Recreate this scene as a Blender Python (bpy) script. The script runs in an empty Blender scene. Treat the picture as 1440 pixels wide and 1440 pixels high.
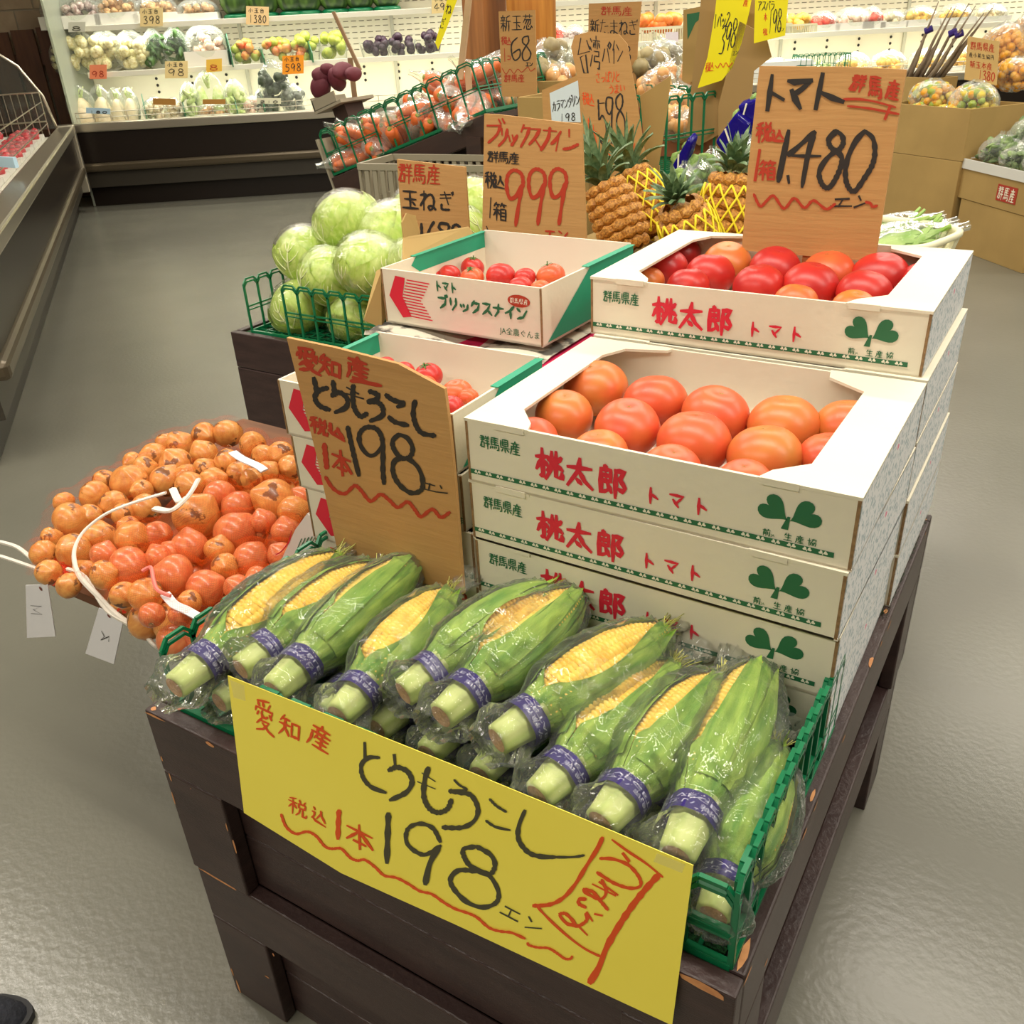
import bpy, math, random
from mathutils import Vector, Matrix, noise
random.seed(7)
C = bpy.context.scene.collection
PI = math.pi
# ------------------------------------------------------------------ camera, world, lights, exposure
F = 1263.0
R2 = Vector((0.838254, 0.542565, -0.053989)); CAM = Vector((0.85545, -0.46888, 1.27727))
yaw, pitch, roll = math.radians(-32.92560), math.radians(28.85310), math.radians(-3.08733)
FW = Vector((math.sin(yaw)*math.cos(pitch), math.cos(yaw)*math.cos(pitch), -math.sin(pitch)))
_r = Vector((math.cos(yaw), -math.sin(yaw), 0)); _u = _r.cross(FW)
R2 = math.cos(roll)*_r + math.sin(roll)*_u; U2 = -math.sin(roll)*_r + math.cos(roll)*_u
cam = bpy.data.cameras.new('camera'); co = bpy.data.objects.new('camera', cam); C.objects.link(co)
cam.sensor_width = 36; cam.lens = F/1440*36; cam.clip_start = .02; cam.clip_end = 60
m = Matrix((R2, U2, -FW)).transposed().to_4x4(); m.translation = CAM; co.matrix_world = m
bpy.context.scene.camera = co
sc = bpy.context.scene
sc.view_settings.view_transform = 'Standard'; sc.view_settings.look = 'None'; sc.view_settings.gamma = 1
sc.view_settings.use_curve_mapping = False; sc.view_settings.exposure = 0.0
w = bpy.data.worlds.new('world'); sc.world = w; w.use_nodes = True
w.node_tree.nodes['Background'].inputs[0].default_value = (1, .93, .82, 1); w.node_tree.nodes['Background'].inputs[1].default_value = .1
def area(name, loc, sx, sy, power, rot=(0, 0, 0), col=(1, .93, .8)):
    l = bpy.data.lights.new(name, 'AREA'); l.shape = 'RECTANGLE'; l.size = sx; l.size_y = sy; l.energy = power; l.color = col
    o = bpy.data.objects.new(name, l); o.location = loc; o.rotation_euler = rot; C.objects.link(o); return o
LP = 50
for i, (x, y) in enumerate([(-2.6, .3), (.3, .3), (3.0, .3), (-2.6, 2.6), (.3, 2.6), (3.0, 2.6), (-4.2, 4.9), (-1.2, 4.9), (1.8, 4.9), (-.6, 7.4), (2.2, 7.4), (.3, -2.0), (-2.6, -2.0)]):
    area('tube_lamp', (x, y, 2.88), 2.4, .16, LP)

# ------------------------------------------------------------------ pixel helpers (turn a point of the photo into a place in the room)
def ray(x, y): return (FW*F + (x-720)*R2 - (y-720)*U2).normalized()
def at(ax, v, x, y):
    d = ray(x, y); return CAM + d*((v-CAM[ax])/d[ax])
def onpl(p0, n, x, y):
    d = ray(x, y); return CAM + d*((p0-CAM).dot(n)/d.dot(n))
def pix(p):
    q = p-CAM; d = q.dot(FW); return (720+F*q.dot(R2)/d, 720-F*q.dot(U2)/d)

# ------------------------------------------------------------------ materials
def lin(c):
    f = lambda v: (v/255/12.92 if v/255 <= .04045 else ((v/255+.055)/1.055)**2.4)
    return (f(c[0]), f(c[1]), f(c[2]), 1)
MATS = {}
def mat(name, col, rough=.5, col2=None, scale=8, amt=.5, bump=0, bscale=60, metal=0, coat=0, spec=.5, sss=0, stretch=None, detail=4, rnd=0, chips=None, uvn=False, lo=.35, hi=.65):
    if name in MATS: return MATS[name]
    m = bpy.data.materials.new(name); m.use_nodes = True; N = m.node_tree.nodes; L = m.node_tree.links
    b = N['Principled BSDF']; b.inputs['Roughness'].default_value = rough; b.inputs['Metallic'].default_value = metal
    b.inputs['Coat Weight'].default_value = coat; b.inputs['Specular IOR Level'].default_value = spec
    if sss: b.inputs['Subsurface Weight'].default_value = sss; b.inputs['Subsurface Radius'].default_value = (.01, .004, .002)
    b.inputs['Base Color'].default_value = lin(col)
    tc = N.new('ShaderNodeTexCoord'); vec = tc.outputs['UV' if uvn else 'Object']
    if stretch:
        mp = N.new('ShaderNodeMapping'); mp.inputs['Scale'].default_value = stretch; L.new(vec, mp.inputs[0]); vec = mp.outputs[0]
    out = None
    if col2:
        n = N.new('ShaderNodeTexNoise'); n.inputs['Scale'].default_value = scale; n.inputs['Detail'].default_value = detail; L.new(vec, n.inputs[0])
        if rnd:
            oi = N.new('ShaderNodeObjectInfo'); n.noise_dimensions = '4D'; mm = N.new('ShaderNodeMath'); mm.operation = 'MULTIPLY'; mm.inputs[1].default_value = 50
            L.new(oi.outputs['Random'], mm.inputs[0]); L.new(mm.outputs[0], n.inputs['W'])
        r = N.new('ShaderNodeValToRGB'); r.color_ramp.elements[0].position = lo; r.color_ramp.elements[1].position = hi
        r.color_ramp.elements[0].color = lin(col); c2 = lin(col2); c1 = lin(col)
        r.color_ramp.elements[1].color = tuple(c1[i]*(1-amt)+c2[i]*amt for i in range(3))+(1,)
        L.new(n.outputs[0], r.inputs[0]); out = r.outputs[0]
    if chips:
        n = N.new('ShaderNodeTexNoise'); n.inputs['Scale'].default_value = chips[1]; n.inputs['Detail'].default_value = 5; L.new(tc.outputs['Object'], n.inputs[0])
        r = N.new('ShaderNodeValToRGB'); r.color_ramp.elements[0].position = chips[2]; r.color_ramp.elements[1].position = chips[2]+.02; L.new(n.outputs[0], r.inputs[0])
        mx = N.new('ShaderNodeMix'); mx.data_type = 'RGBA'; L.new(r.outputs[0], mx.inputs['Factor'])
        if out: L.new(out, mx.inputs['A'])
        else: mx.inputs['A'].default_value = lin(col)
        mx.inputs['B'].default_value = lin(chips[0]); out = mx.outputs['Result']
    if out: L.new(out, b.inputs['Base Color'])
    if bump:
        n = N.new('ShaderNodeTexNoise'); n.inputs['Scale'].default_value = bscale; n.inputs['Detail'].default_value = 3; L.new(vec, n.inputs[0])
        bp = N.new('ShaderNodeBump'); bp.inputs['Strength'].default_value = bump; bp.inputs['Distance'].default_value = .01; L.new(n.outputs[0], bp.inputs['Height']); L.new(bp.outputs[0], b.inputs['Normal'])
    MATS[name] = m; return m
def film(name, tint=(255, 255, 255), body=.05, rough=.08, bscale=30, bump=.6, bcol=(235, 240, 235), ior=1.5, fk=.6, gw=.3):
    if name in MATS: return MATS[name]
    m = bpy.data.materials.new(name); m.use_nodes = True; N = m.node_tree.nodes; L = m.node_tree.links
    N.remove(N['Principled BSDF']); o = N['Material Output']
    t = N.new('ShaderNodeBsdfTransparent'); t.inputs[0].default_value = lin(tint)
    d = N.new('ShaderNodeBsdfDiffuse'); d.inputs[0].default_value = lin(bcol)
    g = N.new('ShaderNodeBsdfGlossy'); g.inputs['Roughness'].default_value = rough
    fr = N.new('ShaderNodeFresnel'); fr.inputs[0].default_value = ior
    tc = N.new('ShaderNodeTexCoord'); n = N.new('ShaderNodeTexNoise'); n.inputs['Scale'].default_value = bscale; n.inputs['Detail'].default_value = 4; n.inputs['Distortion'].default_value = 1.2
    L.new(tc.outputs['Object'], n.inputs[0]); bp = N.new('ShaderNodeBump'); bp.inputs['Strength'].default_value = bump; bp.inputs['Distance'].default_value = .01
    L.new(n.outputs[0], bp.inputs['Height'])
    for q in (g, fr): L.new(bp.outputs[0], q.inputs['Normal'])
    gd = N.new('ShaderNodeMixShader'); gd.inputs[0].default_value = gw; L.new(g.outputs[0], gd.inputs[1]); L.new(d.outputs[0], gd.inputs[2]); g = gd
    a = N.new('ShaderNodeMixShader'); a.inputs[0].default_value = body; L.new(t.outputs[0], a.inputs[1]); L.new(d.outputs[0], a.inputs[2])
    mm = N.new('ShaderNodeMath'); mm.operation = 'MULTIPLY'; mm.inputs[1].default_value = fk; L.new(fr.outputs[0], mm.inputs[0])
    b = N.new('ShaderNodeMixShader'); L.new(mm.outputs[0], b.inputs[0]); L.new(a.outputs[0], b.inputs[1]); L.new(g.outputs[0], b.inputs[2])
    L.new(b.outputs[0], o.inputs[0]); MATS[name] = m; return m
def emis(name, col, s):
    m = bpy.data.materials.new(name); m.use_nodes = True; b = m.node_tree.nodes['Principled BSDF']
    b.inputs['Emission Color'].default_value = lin(col); b.inputs['Emission Strength'].default_value = s; b.inputs['Base Color'].default_value = lin(col); return m

CRATE = mat('dark_painted_wood', (50, 35, 34), .42, (66, 48, 45), 3, .8, bump=.15, bscale=40, stretch=(3, 3, 18), chips=((196, 132, 84), 9, .745))
CHIP = mat('bare_wood', (205, 145, 92), .7, (170, 110, 70), 80, .6)
WHITEB = mat('white_cardboard', (228, 221, 200), .62, (219, 211, 189), 6, .5, bump=.05, bscale=90)
WHITEI = mat('cardboard_inside', (222, 212, 196), .75)
EDGE = mat('kraft_edge', (150, 118, 80), .8, (120, 92, 60), 200, .8)
KRAFT = mat('kraft_cardboard', (188, 144, 88), .8, (176, 130, 76), 2, .5, bump=.1, bscale=9, stretch=(1.2, 1.2, 14))
KRAFT2 = mat('tan_cardboard', (176, 146, 88), .8, (160, 132, 78), 3, .8, bump=.12, bscale=12)
GREEN = mat('green_plastic', (12, 108, 68), .32, spec=.5)
TEAL = mat('teal_print', (20, 150, 115), .5)
INKB = mat('black_ink', (38, 34, 32), .55)
INKR = mat('red_ink', (176, 52, 26), .6)
INKO = mat('orange_red_ink', (222, 82, 22), .6)
INKG = mat('green_print', (34, 104, 66), .55)
INKP = mat('red_print', (214, 34, 58), .55)
INKW = mat('cream_print', (232, 228, 208), .6)
INKGY = mat('grey_ink', (70, 68, 48), .6)
YEL = mat('yellow_paper', (246, 232, 92), .6, (241, 225, 76), 4, .6)
YEL2 = mat('bright_yellow_paper', (246, 232, 10), .6)

# ------------------------------------------------------------------ mesh helpers
class MB:
    def __init__(s): s.v = []; s.f = []; s.m = []; s.uv = None
    def add(s, vs, fs, mi=0):
        o = len(s.v); s.v += [tuple(p) for p in vs]; s.f += [tuple(i+o for i in f) for f in fs]; s.m += [mi]*len(fs); return s
    def box(s, x0, x1, y0, y1, z0, z1, mi=0, M=None):
        p = [Vector(q) for q in ((x0, y0, z0), (x1, y0, z0), (x1, y1, z0), (x0, y1, z0), (x0, y0, z1), (x1, y0, z1), (x1, y1, z1), (x0, y1, z1))]
        if M: p = [M @ q for q in p]
        return s.add(p, [(0, 3, 2, 1), (4, 5, 6, 7), (0, 1, 5, 4), (1, 2, 6, 5), (2, 3, 7, 6), (3, 0, 4, 7)], mi)
    def tube(s, pts, r, n=6, mi=0, cap=True, flat=1):
        pts = [Vector(p) for p in pts]; rs = r if isinstance(r, (list, tuple)) else [r]*len(pts); vs = []; fs = []
        up = Vector((0, 0, 1)); pa = None
        for i, p in enumerate(pts):
            t = (pts[min(i+1, len(pts)-1)]-pts[max(i-1, 0)]).normalized()
            if pa is None: pa = t.cross(up) if abs(t.z) < .95 else t.cross(Vector((1, 0, 0)))
            a = (pa - t*pa.dot(t)).normalized(); pa = a; b = t.cross(a)
            for k in range(n):
                q = 2*PI*(k+.5)/n; vs.append(p+a*math.cos(q)*rs[i]+b*math.sin(q)*rs[i]*flat)
        for i in range(len(pts)-1):
            for k in range(n): fs.append((i*n+k, i*n+(k+1) % n, (i+1)*n+(k+1) % n, (i+1)*n+k))
        if cap: fs += [tuple(range(n))[::-1], tuple(range((len(pts)-1)*n, len(pts)*n))]
        return s.add(vs, fs, mi)
    def blob(s, c, r, nu=8, nv=5, mi=0, sc=(1, 1, 1), M=None, jit=0):
        vs = []; fs = []
        for j in range(nv+1):
            ph = PI*j/nv
            for i in range(nu):
                th = 2*PI*i/nu; k = r*(1+random.uniform(-jit, jit)); p = Vector((math.sin(ph)*math.cos(th)*k*sc[0], math.sin(ph)*math.sin(th)*k*sc[1], math.cos(ph)*k*sc[2]))
                if M: p = M @ p
                vs.append(p+Vector(c))
        for j in range(nv):
            for i in range(nu): fs.append((j*nu+i, (j+1)*nu+i, (j+1)*nu+(i+1) % nu, j*nu+(i+1) % nu))
        return s.add(vs, fs, mi)
    def prism(s, poly, T, mi=0, n=1):
        "poly: list of 3d points, extruded by vector T"
        k = len(poly); T = Vector(T); vs = [Vector(p) for p in poly]+[Vector(p)+T for p in poly]
        fs = [tuple(range(k))[::-1], tuple(range(k, 2*k))]+[(i, (i+1) % k, k+(i+1) % k, k+i) for i in range(k)]
        return s.add(vs, fs, mi)
    def grid(s, fn, nu, nv, mi=0, wrap=False):
        o = len(s.v); vs = [fn(i/nu, j/nv) for j in range(nv+1) for i in range(nu+(0 if wrap else 1))]; c = nu if wrap else nu+1
        fs = [(j*c+i, j*c+(i+1) % c, (j+1)*c+(i+1) % c, (j+1)*c+i) for j in range(nv) for i in range(nu)]
        s.uvg = (nu, nv); return s.add(vs, fs, mi)
    def mesh(s, name, mats, smooth=False):
        me = bpy.data.meshes.new(name); me.from_pydata(s.v, [], s.f)
        for q in (mats if isinstance(mats, (list, tuple)) else [mats]): me.materials.append(q)
        if len(me.materials) > 1: me.polygons.foreach_set('material_index', s.m)
        if smooth: me.polygons.foreach_set('use_smooth', [True]*len(me.polygons))
        me.update(); return me
    def loose(s):
        "split into its separate pieces"
        p = list(range(len(s.v)))
        def fd(a):
            while p[a] != a: p[a] = p[p[a]]; a = p[a]
            return a
        for f in s.f:
            for q in f[1:]: p[fd(q)] = fd(f[0])
        out = {}
        for f, m_ in zip(s.f, s.m):
            o = out.setdefault(fd(f[0]), (MB(), {})); d = o[1]; vs = []
            for q in f:
                if q not in d: d[q] = len(o[0].v); o[0].v.append(s.v[q])
                vs.append(d[q])
            o[0].f.append(tuple(vs)); o[0].m.append(m_)
        return [o[0] for o in out.values()]
    def build(s, name, mats, parent=None, smooth=False, **k): return ob(name, s.mesh(name, mats, smooth), parent, **k)
def ob(name, me, parent=None, loc=None, rot=None, M=None):
    o = bpy.data.objects.new(name, me); C.objects.link(o)
    if parent: o.parent = parent
    if M is not None: o.matrix_local = M
    if loc is not None: o.location = loc
    if rot is not None: o.rotation_euler = rot
    return o
def tag(o, label=None, cat=None, group=None, kind=None):
    if label: o['label'] = label
    if cat: o['category'] = cat
    if group: o['group'] = group
    if kind: o['kind'] = kind
    return o
def thing(name, label, cat, loc=(0, 0, 0), rz=0, group=None, rot=None, M=None):
    o = bpy.data.objects.new(name, None); C.objects.link(o); o.empty_display_size = .05
    if M is not None: o.matrix_world = M
    else: o.location = loc; o.rotation_euler = rot or (0, 0, rz)
    return tag(o, label, cat, group)
def dup(o, parent=None):
    c = o.copy(); C.objects.link(c); c.parent = parent
    for ch in KIDS.get(o.name, [x for x in o.children]): dup(ch, c)
    return c
KIDS = {}
def bevel(o, w=.002, seg=2):
    b = o.modifiers.new('b', 'BEVEL'); b.width = w; b.segments = seg; b.limit_method = 'ANGLE'; return o
ORD = ['zeroth', 'first', 'second', 'third', 'fourth', 'fifth', 'sixth', 'seventh', 'eighth', 'ninth', 'tenth', 'eleventh', 'twelfth', 'thirteenth', 'fourteenth', 'fifteenth', 'sixteenth', 'seventeenth', 'eighteenth', 'nineteenth', 'twentieth']
ORD += ['twenty-'+q for q in ORD[1:10]]+['thirtieth']+['thirty-'+q for q in ORD[1:10]]
def autolabel(items, where, group, rows):
    "items: (object, look). Rows counted downwards in the picture, places from the left."
    it = sorted(items, key=lambda a: pix(a[0].matrix_basis.translation)[1]); n = len(it); i = 0
    for r in range(rows):
        k = (n-i)//(rows-r); row = sorted(it[i:i+k], key=lambda a: pix(a[0].matrix_basis.translation)[0]); i += k
        for j, (o, look) in enumerate(row):
            s = look+' '+where+', '
            if rows > 1: s += ORD[r+1]+' row down, '
            o['label'] = s+(ORD[j+1] if j+1 < len(ORD) else 'number %d' % (j+1))+' from left'; o['group'] = group

# ------------------------------------------------------------------ writing
G = {
'産': '50,2 50,14;15,17 85,17;33,22 38,34;67,22 60,34;12,38 90,38;15,38 14,70 2,98;38,44 28,62;32,56 85,56;57,44 57,94;35,75 80,75;25,95 92,95',
'愛': '75,2 20,10;22,14 28,24;45,12 50,22;80,10 70,24;12,30 8,42;12,30 90,30 84,42;40,36 36,46;38,44 40,54 60,54 64,48;22,42 16,52;75,40 84,52;40,56 12,78;32,66 70,66 40,90 10,98;38,72 65,90 92,98',
'知': '25,4 10,30;20,20 48,20;5,44 52,44;30,20 28,60 5,94;30,58 48,88;60,26 60,86;60,26 92,26 92,86;60,82 92,82',
'群': '10,8 42,8 42,34;2,21 50,21;8,34 46,34;28,8 22,50 2,85;14,52 14,92;14,52 42,52 42,92;14,88 42,88;60,4 66,14;88,4 80,14;55,20 95,20;57,38 92,38;52,58 98,58;75,20 75,98',
'馬': '18,6 16,62;18,6 85,6;18,22 80,22;18,38 80,38;48,6 48,56;16,56 88,56 84,92 70,96;10,72 4,90;26,70 28,86;44,70 48,84;60,68 66,80',
'税': '40,4 8,14;2,30 46,30;24,12 24,98;24,36 4,66;26,38 44,58;58,4 64,18;90,4 82,18;56,24 56,48;56,24 90,24 90,48;56,48 90,48;64,50 60,76 44,96;78,50 78,90 98,90 98,76',
'込': '10,8 20,20;4,40 20,40 18,64 4,84;8,80 30,92 98,94;62,10 62,24 36,74;56,8 66,40 94,72',
'本': '10,28 92,28;50,2 50,98;48,30 8,78;52,30 94,76;30,74 70,74',
'箱': '24,2 8,22;20,12 46,12;32,14 36,24;66,2 54,22;62,12 96,12;76,14 80,24;4,42 48,42;26,28 26,98;26,44 4,72;28,46 46,64;56,36 56,96;56,36 92,36 92,96;56,55 92,55;56,74 92,74;56,94 92,94',
'玉': '12,10 88,10;18,48 84,48;5,92 95,92;50,10 50,92;64,62 78,76',
'新': '24,2 24,10;6,14 46,14;14,18 18,30;38,18 34,30;2,34 50,34;4,52 48,52;26,34 26,98;24,54 4,80;28,56 46,74;90,4 60,14;60,14 58,60 46,96;60,38 98,38;80,38 80,98',
'台': '46,2 14,40 78,36;62,20 86,46;22,54 22,94;22,54 78,54 78,94;22,90 78,90',
'湾': '8,10 20,20;2,34 14,44;4,92 24,58;60,0 60,12;32,14 94,14;54,16 50,36;70,16 70,38;40,20 34,34;84,20 92,34;40,46 84,46 82,60 44,60 40,76 90,76 84,98 70,96',
'葱': '5,12 95,12;32,2 32,22;68,2 68,22;25,26 8,50;20,34 80,34 74,62 64,62;45,34 25,60;66,36 44,64;20,72 12,90;36,68 40,92 74,92 76,80;54,68 60,78;82,70 94,84',
'桃': '2,30 46,24;24,2 26,96 16,90;24,32 2,70;30,40 44,54;60,6 58,60 36,98;76,4 74,86 98,86 96,70;44,24 56,38;42,70 58,54;94,20 80,36;78,46 98,60',
'太': '6,36 94,30;52,4 46,42 4,96;48,42 70,74 98,94;40,72 56,84',
'郎': '24,2 28,10;10,14 10,92 32,80;10,14 44,14 44,50;10,32 44,32;10,50 44,50;34,60 46,84;62,10 60,98;60,12 92,10 76,36 94,62 84,74 70,68',
'県': '28,4 28,50;28,4 78,4 78,50;28,20 78,20;28,35 78,35;28,50 78,50;10,12 10,64 94,64;50,64 50,98;30,72 16,92;68,72 86,92',
'ト': '35,2 35,98;38,38 80,62', 'マ': '8,14 90,14 50,60;28,44 60,84', 'ブ': '10,14 84,14 74,60 24,96;80,-10 86,4;94,-14 100,0',
'リ': '24,6 24,58;76,4 76,50 36,98', 'ッ': '12,46 20,64;40,42 46,60;84,42 74,76 34,98', 'ク': '40,2 10,44;34,20 86,20 70,64 22,98',
'ス': '14,12 82,12 54,60 8,96;52,56 92,94', 'ナ': '4,32 96,32;54,2 48,60 16,98', 'イ': '86,4 50,40 8,62;54,36 54,98', 'ン': '10,14 34,34;10,92 60,76 94,24',
'エ': '15,14 86,14;50,14 50,88;4,90 96,90', 'パ': '34,22 4,92;60,22 92,90;84,0 94,10 84,20 74,10 84,0', 'ガ': '6,30 80,30 72,92 56,86;42,4 38,50 6,94;84,-6 90,6;96,-10 102,2',
'ア': '8,12 90,12 60,44;50,30 46,66 20,98', 'コ': '14,16 84,16 84,88;10,86 88,86', 'デ': '20,10 76,10;4,38 92,38;52,38 46,74 20,98;84,0 90,10;96,-4 102,6', 'グ': '40,2 10,44;34,20 86,20 70,64 22,98;84,-8 92,2;96,-12 104,-2',
'1': '50,2 50,98', '9': '82,22 50,2 16,24 22,52 50,58 80,24 78,50 66,98', '8': '70,10 40,2 22,22 44,44 78,66 74,92 40,98 18,78 34,54 74,32 70,10',
'4': '60,2 8,62 96,62;62,6 56,98', '6': '70,4 30,34 14,74 44,98 78,76 58,52 20,64', '5': '28,4 24,42 60,40 82,64 64,94 18,96;28,6 84,6',
'0': '50,2 18,30 20,74 48,98 80,70 82,26 50,2', '3': '20,12 56,2 74,22 44,44 80,62 70,94 16,94', '7': '10,8 86,8 40,98', '2': '16,20 50,2 80,24 16,96 90,96', '.': '45,88 55,98',
'ね': '26,2 26,98;6,24 40,20 6,78;10,74 40,30 70,16 88,44 80,84 62,94 56,78 78,74 98,90', 'ぎ': '14,16 78,10;12,34 82,28;40,0 66,62;20,66 24,92 74,92;88,0 94,12;98,-4 100,6',
'た': '6,22 60,20;34,2 6,94;56,46 90,44;52,84 70,94 96,90', 'ま': '12,22 88,22;14,44 86,44;50,2 52,84 30,96 14,84 34,72 90,92', '~': '0,40 14,80 30,20 46,80 62,20 78,80 100,30',
'と': '30,4 38,40;84,26 30,52 20,78 40,94 90,92', 'う': '36,4 62,14;16,38 60,26 84,50 66,84 36,98', 'さ': '10,26 84,18;44,2 70,58;20,66 34,92 76,92', 'っ': '20,60 70,54 84,72 50,94', 'ぱ': '12,6 10,94;34,30 86,28;62,4 62,84 40,92 40,78 90,92;88,0 98,8 88,14 80,6 88,0', 'り': '24,8 22,60;74,4 78,50 44,98', 'い': '14,14 20,76 36,70;76,20 90,66',
'円': '15,5 15,98;15,5 85,5 85,98;50,5 50,50;15,50 85,50', '小': '50,2 50,92 38,88;24,34 6,74;76,34 96,74', 'す': '4,24 96,24;56,2 56,60 36,66 42,46 56,48 56,80 36,98', 'も': '50,2 42,60 56,94 80,84 84,60;20,26 74,26;18,48 70,48', '前': '26,2 34,12;74,2 66,12;4,18 96,18;14,32 14,98;14,32 46,32 46,96;14,50 46,50;14,68 46,68;64,36 64,78;88,32 88,96 78,92', '生': '26,6 10,40;18,28 88,28;18,58 82,58;4,94 96,94;52,4 52,94', '協': '2,34 36,34;20,4 20,98;50,12 96,12 90,40;70,2 50,40;34,56 60,56 56,90;46,46 32,92;66,56 96,56 90,94;80,46 66,92',
}
DIG = set('0123456789~とうぱねぎたまさっりすも')
def smooth2(p, n=6):
    if len(p) < 3: return p
    out = []
    for i in range(len(p)-1):
        a, b, c, d = p[max(i-1, 0)], p[i], p[i+1], p[min(i+2, len(p)-1)]
        for k in range(n):
            t = k/n; out.append(tuple(.5*((2*b[j])+(-a[j]+c[j])*t+(2*a[j]-5*b[j]+4*c[j]-d[j])*t*t+(-a[j]+3*b[j]-3*c[j]+d[j])*t**3) for j in (0, 1)))
    return out+[p[-1]]
RK = [0]
def ribbon(mb, pts, w, f, mi=0, taper=.55):
    n = len(pts); L = []; R = []
    if n < 2: return
    RK[0] += 1; x0, y0 = pts[0]; g0 = Vector(f(x0, y0)); gy = (Vector(f(x0, y0+w*.01))-g0); nn = (Vector(f(x0+w*.01, y0))-g0).cross(gy).normalized()*(1 if gy.z > 0 else -1); kk = [0]; lift = (RK[0] % 30)*9e-6
    def f(x, y, f=f): kk[0] += 1; return Vector(f(x, y))+nn*(lift+kk[0]*1.2e-6)
    for i, p in enumerate(pts):
        a = pts[max(i-1, 0)]; b = pts[min(i+1, n-1)]; dx, dy = b[0]-a[0], b[1]-a[1]; l = math.hypot(dx, dy) or 1
        ww = w*(taper if i in (0, n-1) else 1)*(1+.18*math.sin(i*1.7+p[0]))*.5; nx, ny = -dy/l*ww, dx/l*ww
        if i == 0: p = (p[0]-dx/l*w*.3, p[1]-dy/l*w*.3)
        if i == n-1: p = (p[0]+dx/l*w*.3, p[1]+dy/l*w*.3)
        L.append(f(p[0]+nx, p[1]+ny)); R.append(f(p[0]-nx, p[1]-ny))
    mb.add(L+R, [(i, i+1, n+i+1, n+i) for i in range(n-1)], mi)
def parse(s): return [[tuple(float(c) for c in q.split(',')) for q in st.split()] for st in s.split(';') if st.strip()]
def dens(p, k):
    out = []
    for i in range(len(p)-1):
        for j in range(k): out.append((p[i][0]+(p[i+1][0]-p[i][0])*j/k, p[i][1]+(p[i+1][1]-p[i][1])*j/k))
    return out+[p[-1]]
def glyph(mb, ch, org, xv, yv, w, f, mi=0, soft=None):
    if ch not in G: return
    w *= 1.15
    for st in parse(G[ch]):
        st = smooth2(st) if (ch in DIG if soft is None else soft) else dens(st, 2)
        ribbon(mb, [(org[0]+xv[0]*x/100+yv[0]*y/100, org[1]+xv[1]*x/100+yv[1]*y/100) for x, y in st], w, f, mi)
def write(mb, txt, org, xv, yv, adv, w, f, mi=0):
    "txt laid from org; xv,yv span one glyph, adv the step"
    for i, ch in enumerate(txt): glyph(mb, ch, (org[0]+adv[0]*i, org[1]+adv[1]*i), xv, yv, w, f, mi)
def pen(mb, s, org, sc_, w, f, mi=0, soft=True):
    w *= 1.12
    for st in parse(s):
        st = [(org[0]+x/sc_, org[1]+y/sc_) for x, y in st]; ribbon(mb, smooth2(st) if soft else st, w, f, mi)
def fonttext(s, size, bold=0):
    cu = bpy.data.curves.new('t', 'FONT'); cu.body = s; cu.size = size; cu.offset = bold; cu.resolution_u = 3
    o = bpy.data.objects.new('t', cu); C.objects.link(o); dg = bpy.context.evaluated_depsgraph_get(); me = bpy.data.meshes.new_from_object(o.evaluated_get(dg))
    vs = [tuple(v.co) for v in me.vertices]; fs = [tuple(p.vertices) for p in me.polygons]
    bpy.data.objects.remove(o); bpy.data.curves.remove(cu); bpy.data.meshes.remove(me); return vs, fs
def addfont(mb, s, size, f, bold=0, mi=0):
    vs, fs = fonttext(s, size, bold); mb.add([f(v[0], v[1]) for v in vs], fs, mi)

# ------------------------------------------------------------------ the room
H = .5565
W_, D_ = .747, .92
FLOOR = mat('painted_concrete_floor', (116, 114, 103), .27, (101, 100, 90), .9, .8, bump=.07, bscale=70, spec=.6, detail=8, chips=((84, 80, 70), 22, .80))
mb = MB(); mb.box(-9, 6, -4, 13, -.1, 0); tag(mb.build('floor', FLOOR), kind='structure')
mb = MB(); mb.box(-9, 6, -4, 13, 3.0, 3.1); tag(mb.build('ceiling', mat('ceiling_white', (205, 200, 188), .9)), kind='structure')
WALLM = mat('plain_wall', (190, 184, 170), .9)
mb = MB(); mb.box(5.9, 6, -4, 13, 0, 3); tag(mb.build('wall_right', WALLM), kind='structure')
mb = MB(); mb.box(-9, 6, -4.1, -4, 0, 3); tag(mb.build('wall_front', WALLM), kind='structure')
# brick wall behind the left chilled cabinet, its bricks set one by one
bk0 = Vector((-9, 3.6, 0)); MORT = mat('brick_mortar', (150, 138, 120), .9)
mb = MB(); mb.box(-9, -8.9, -4, 13, 0, 3); bw = tag(mb.build('wall_left', MORT), kind='structure')
mb = MB(); mb.box(-9, 6, 12.9, 13, 0, 3); tag(mb.build('wall_back', WALLM), kind='structure')

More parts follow.
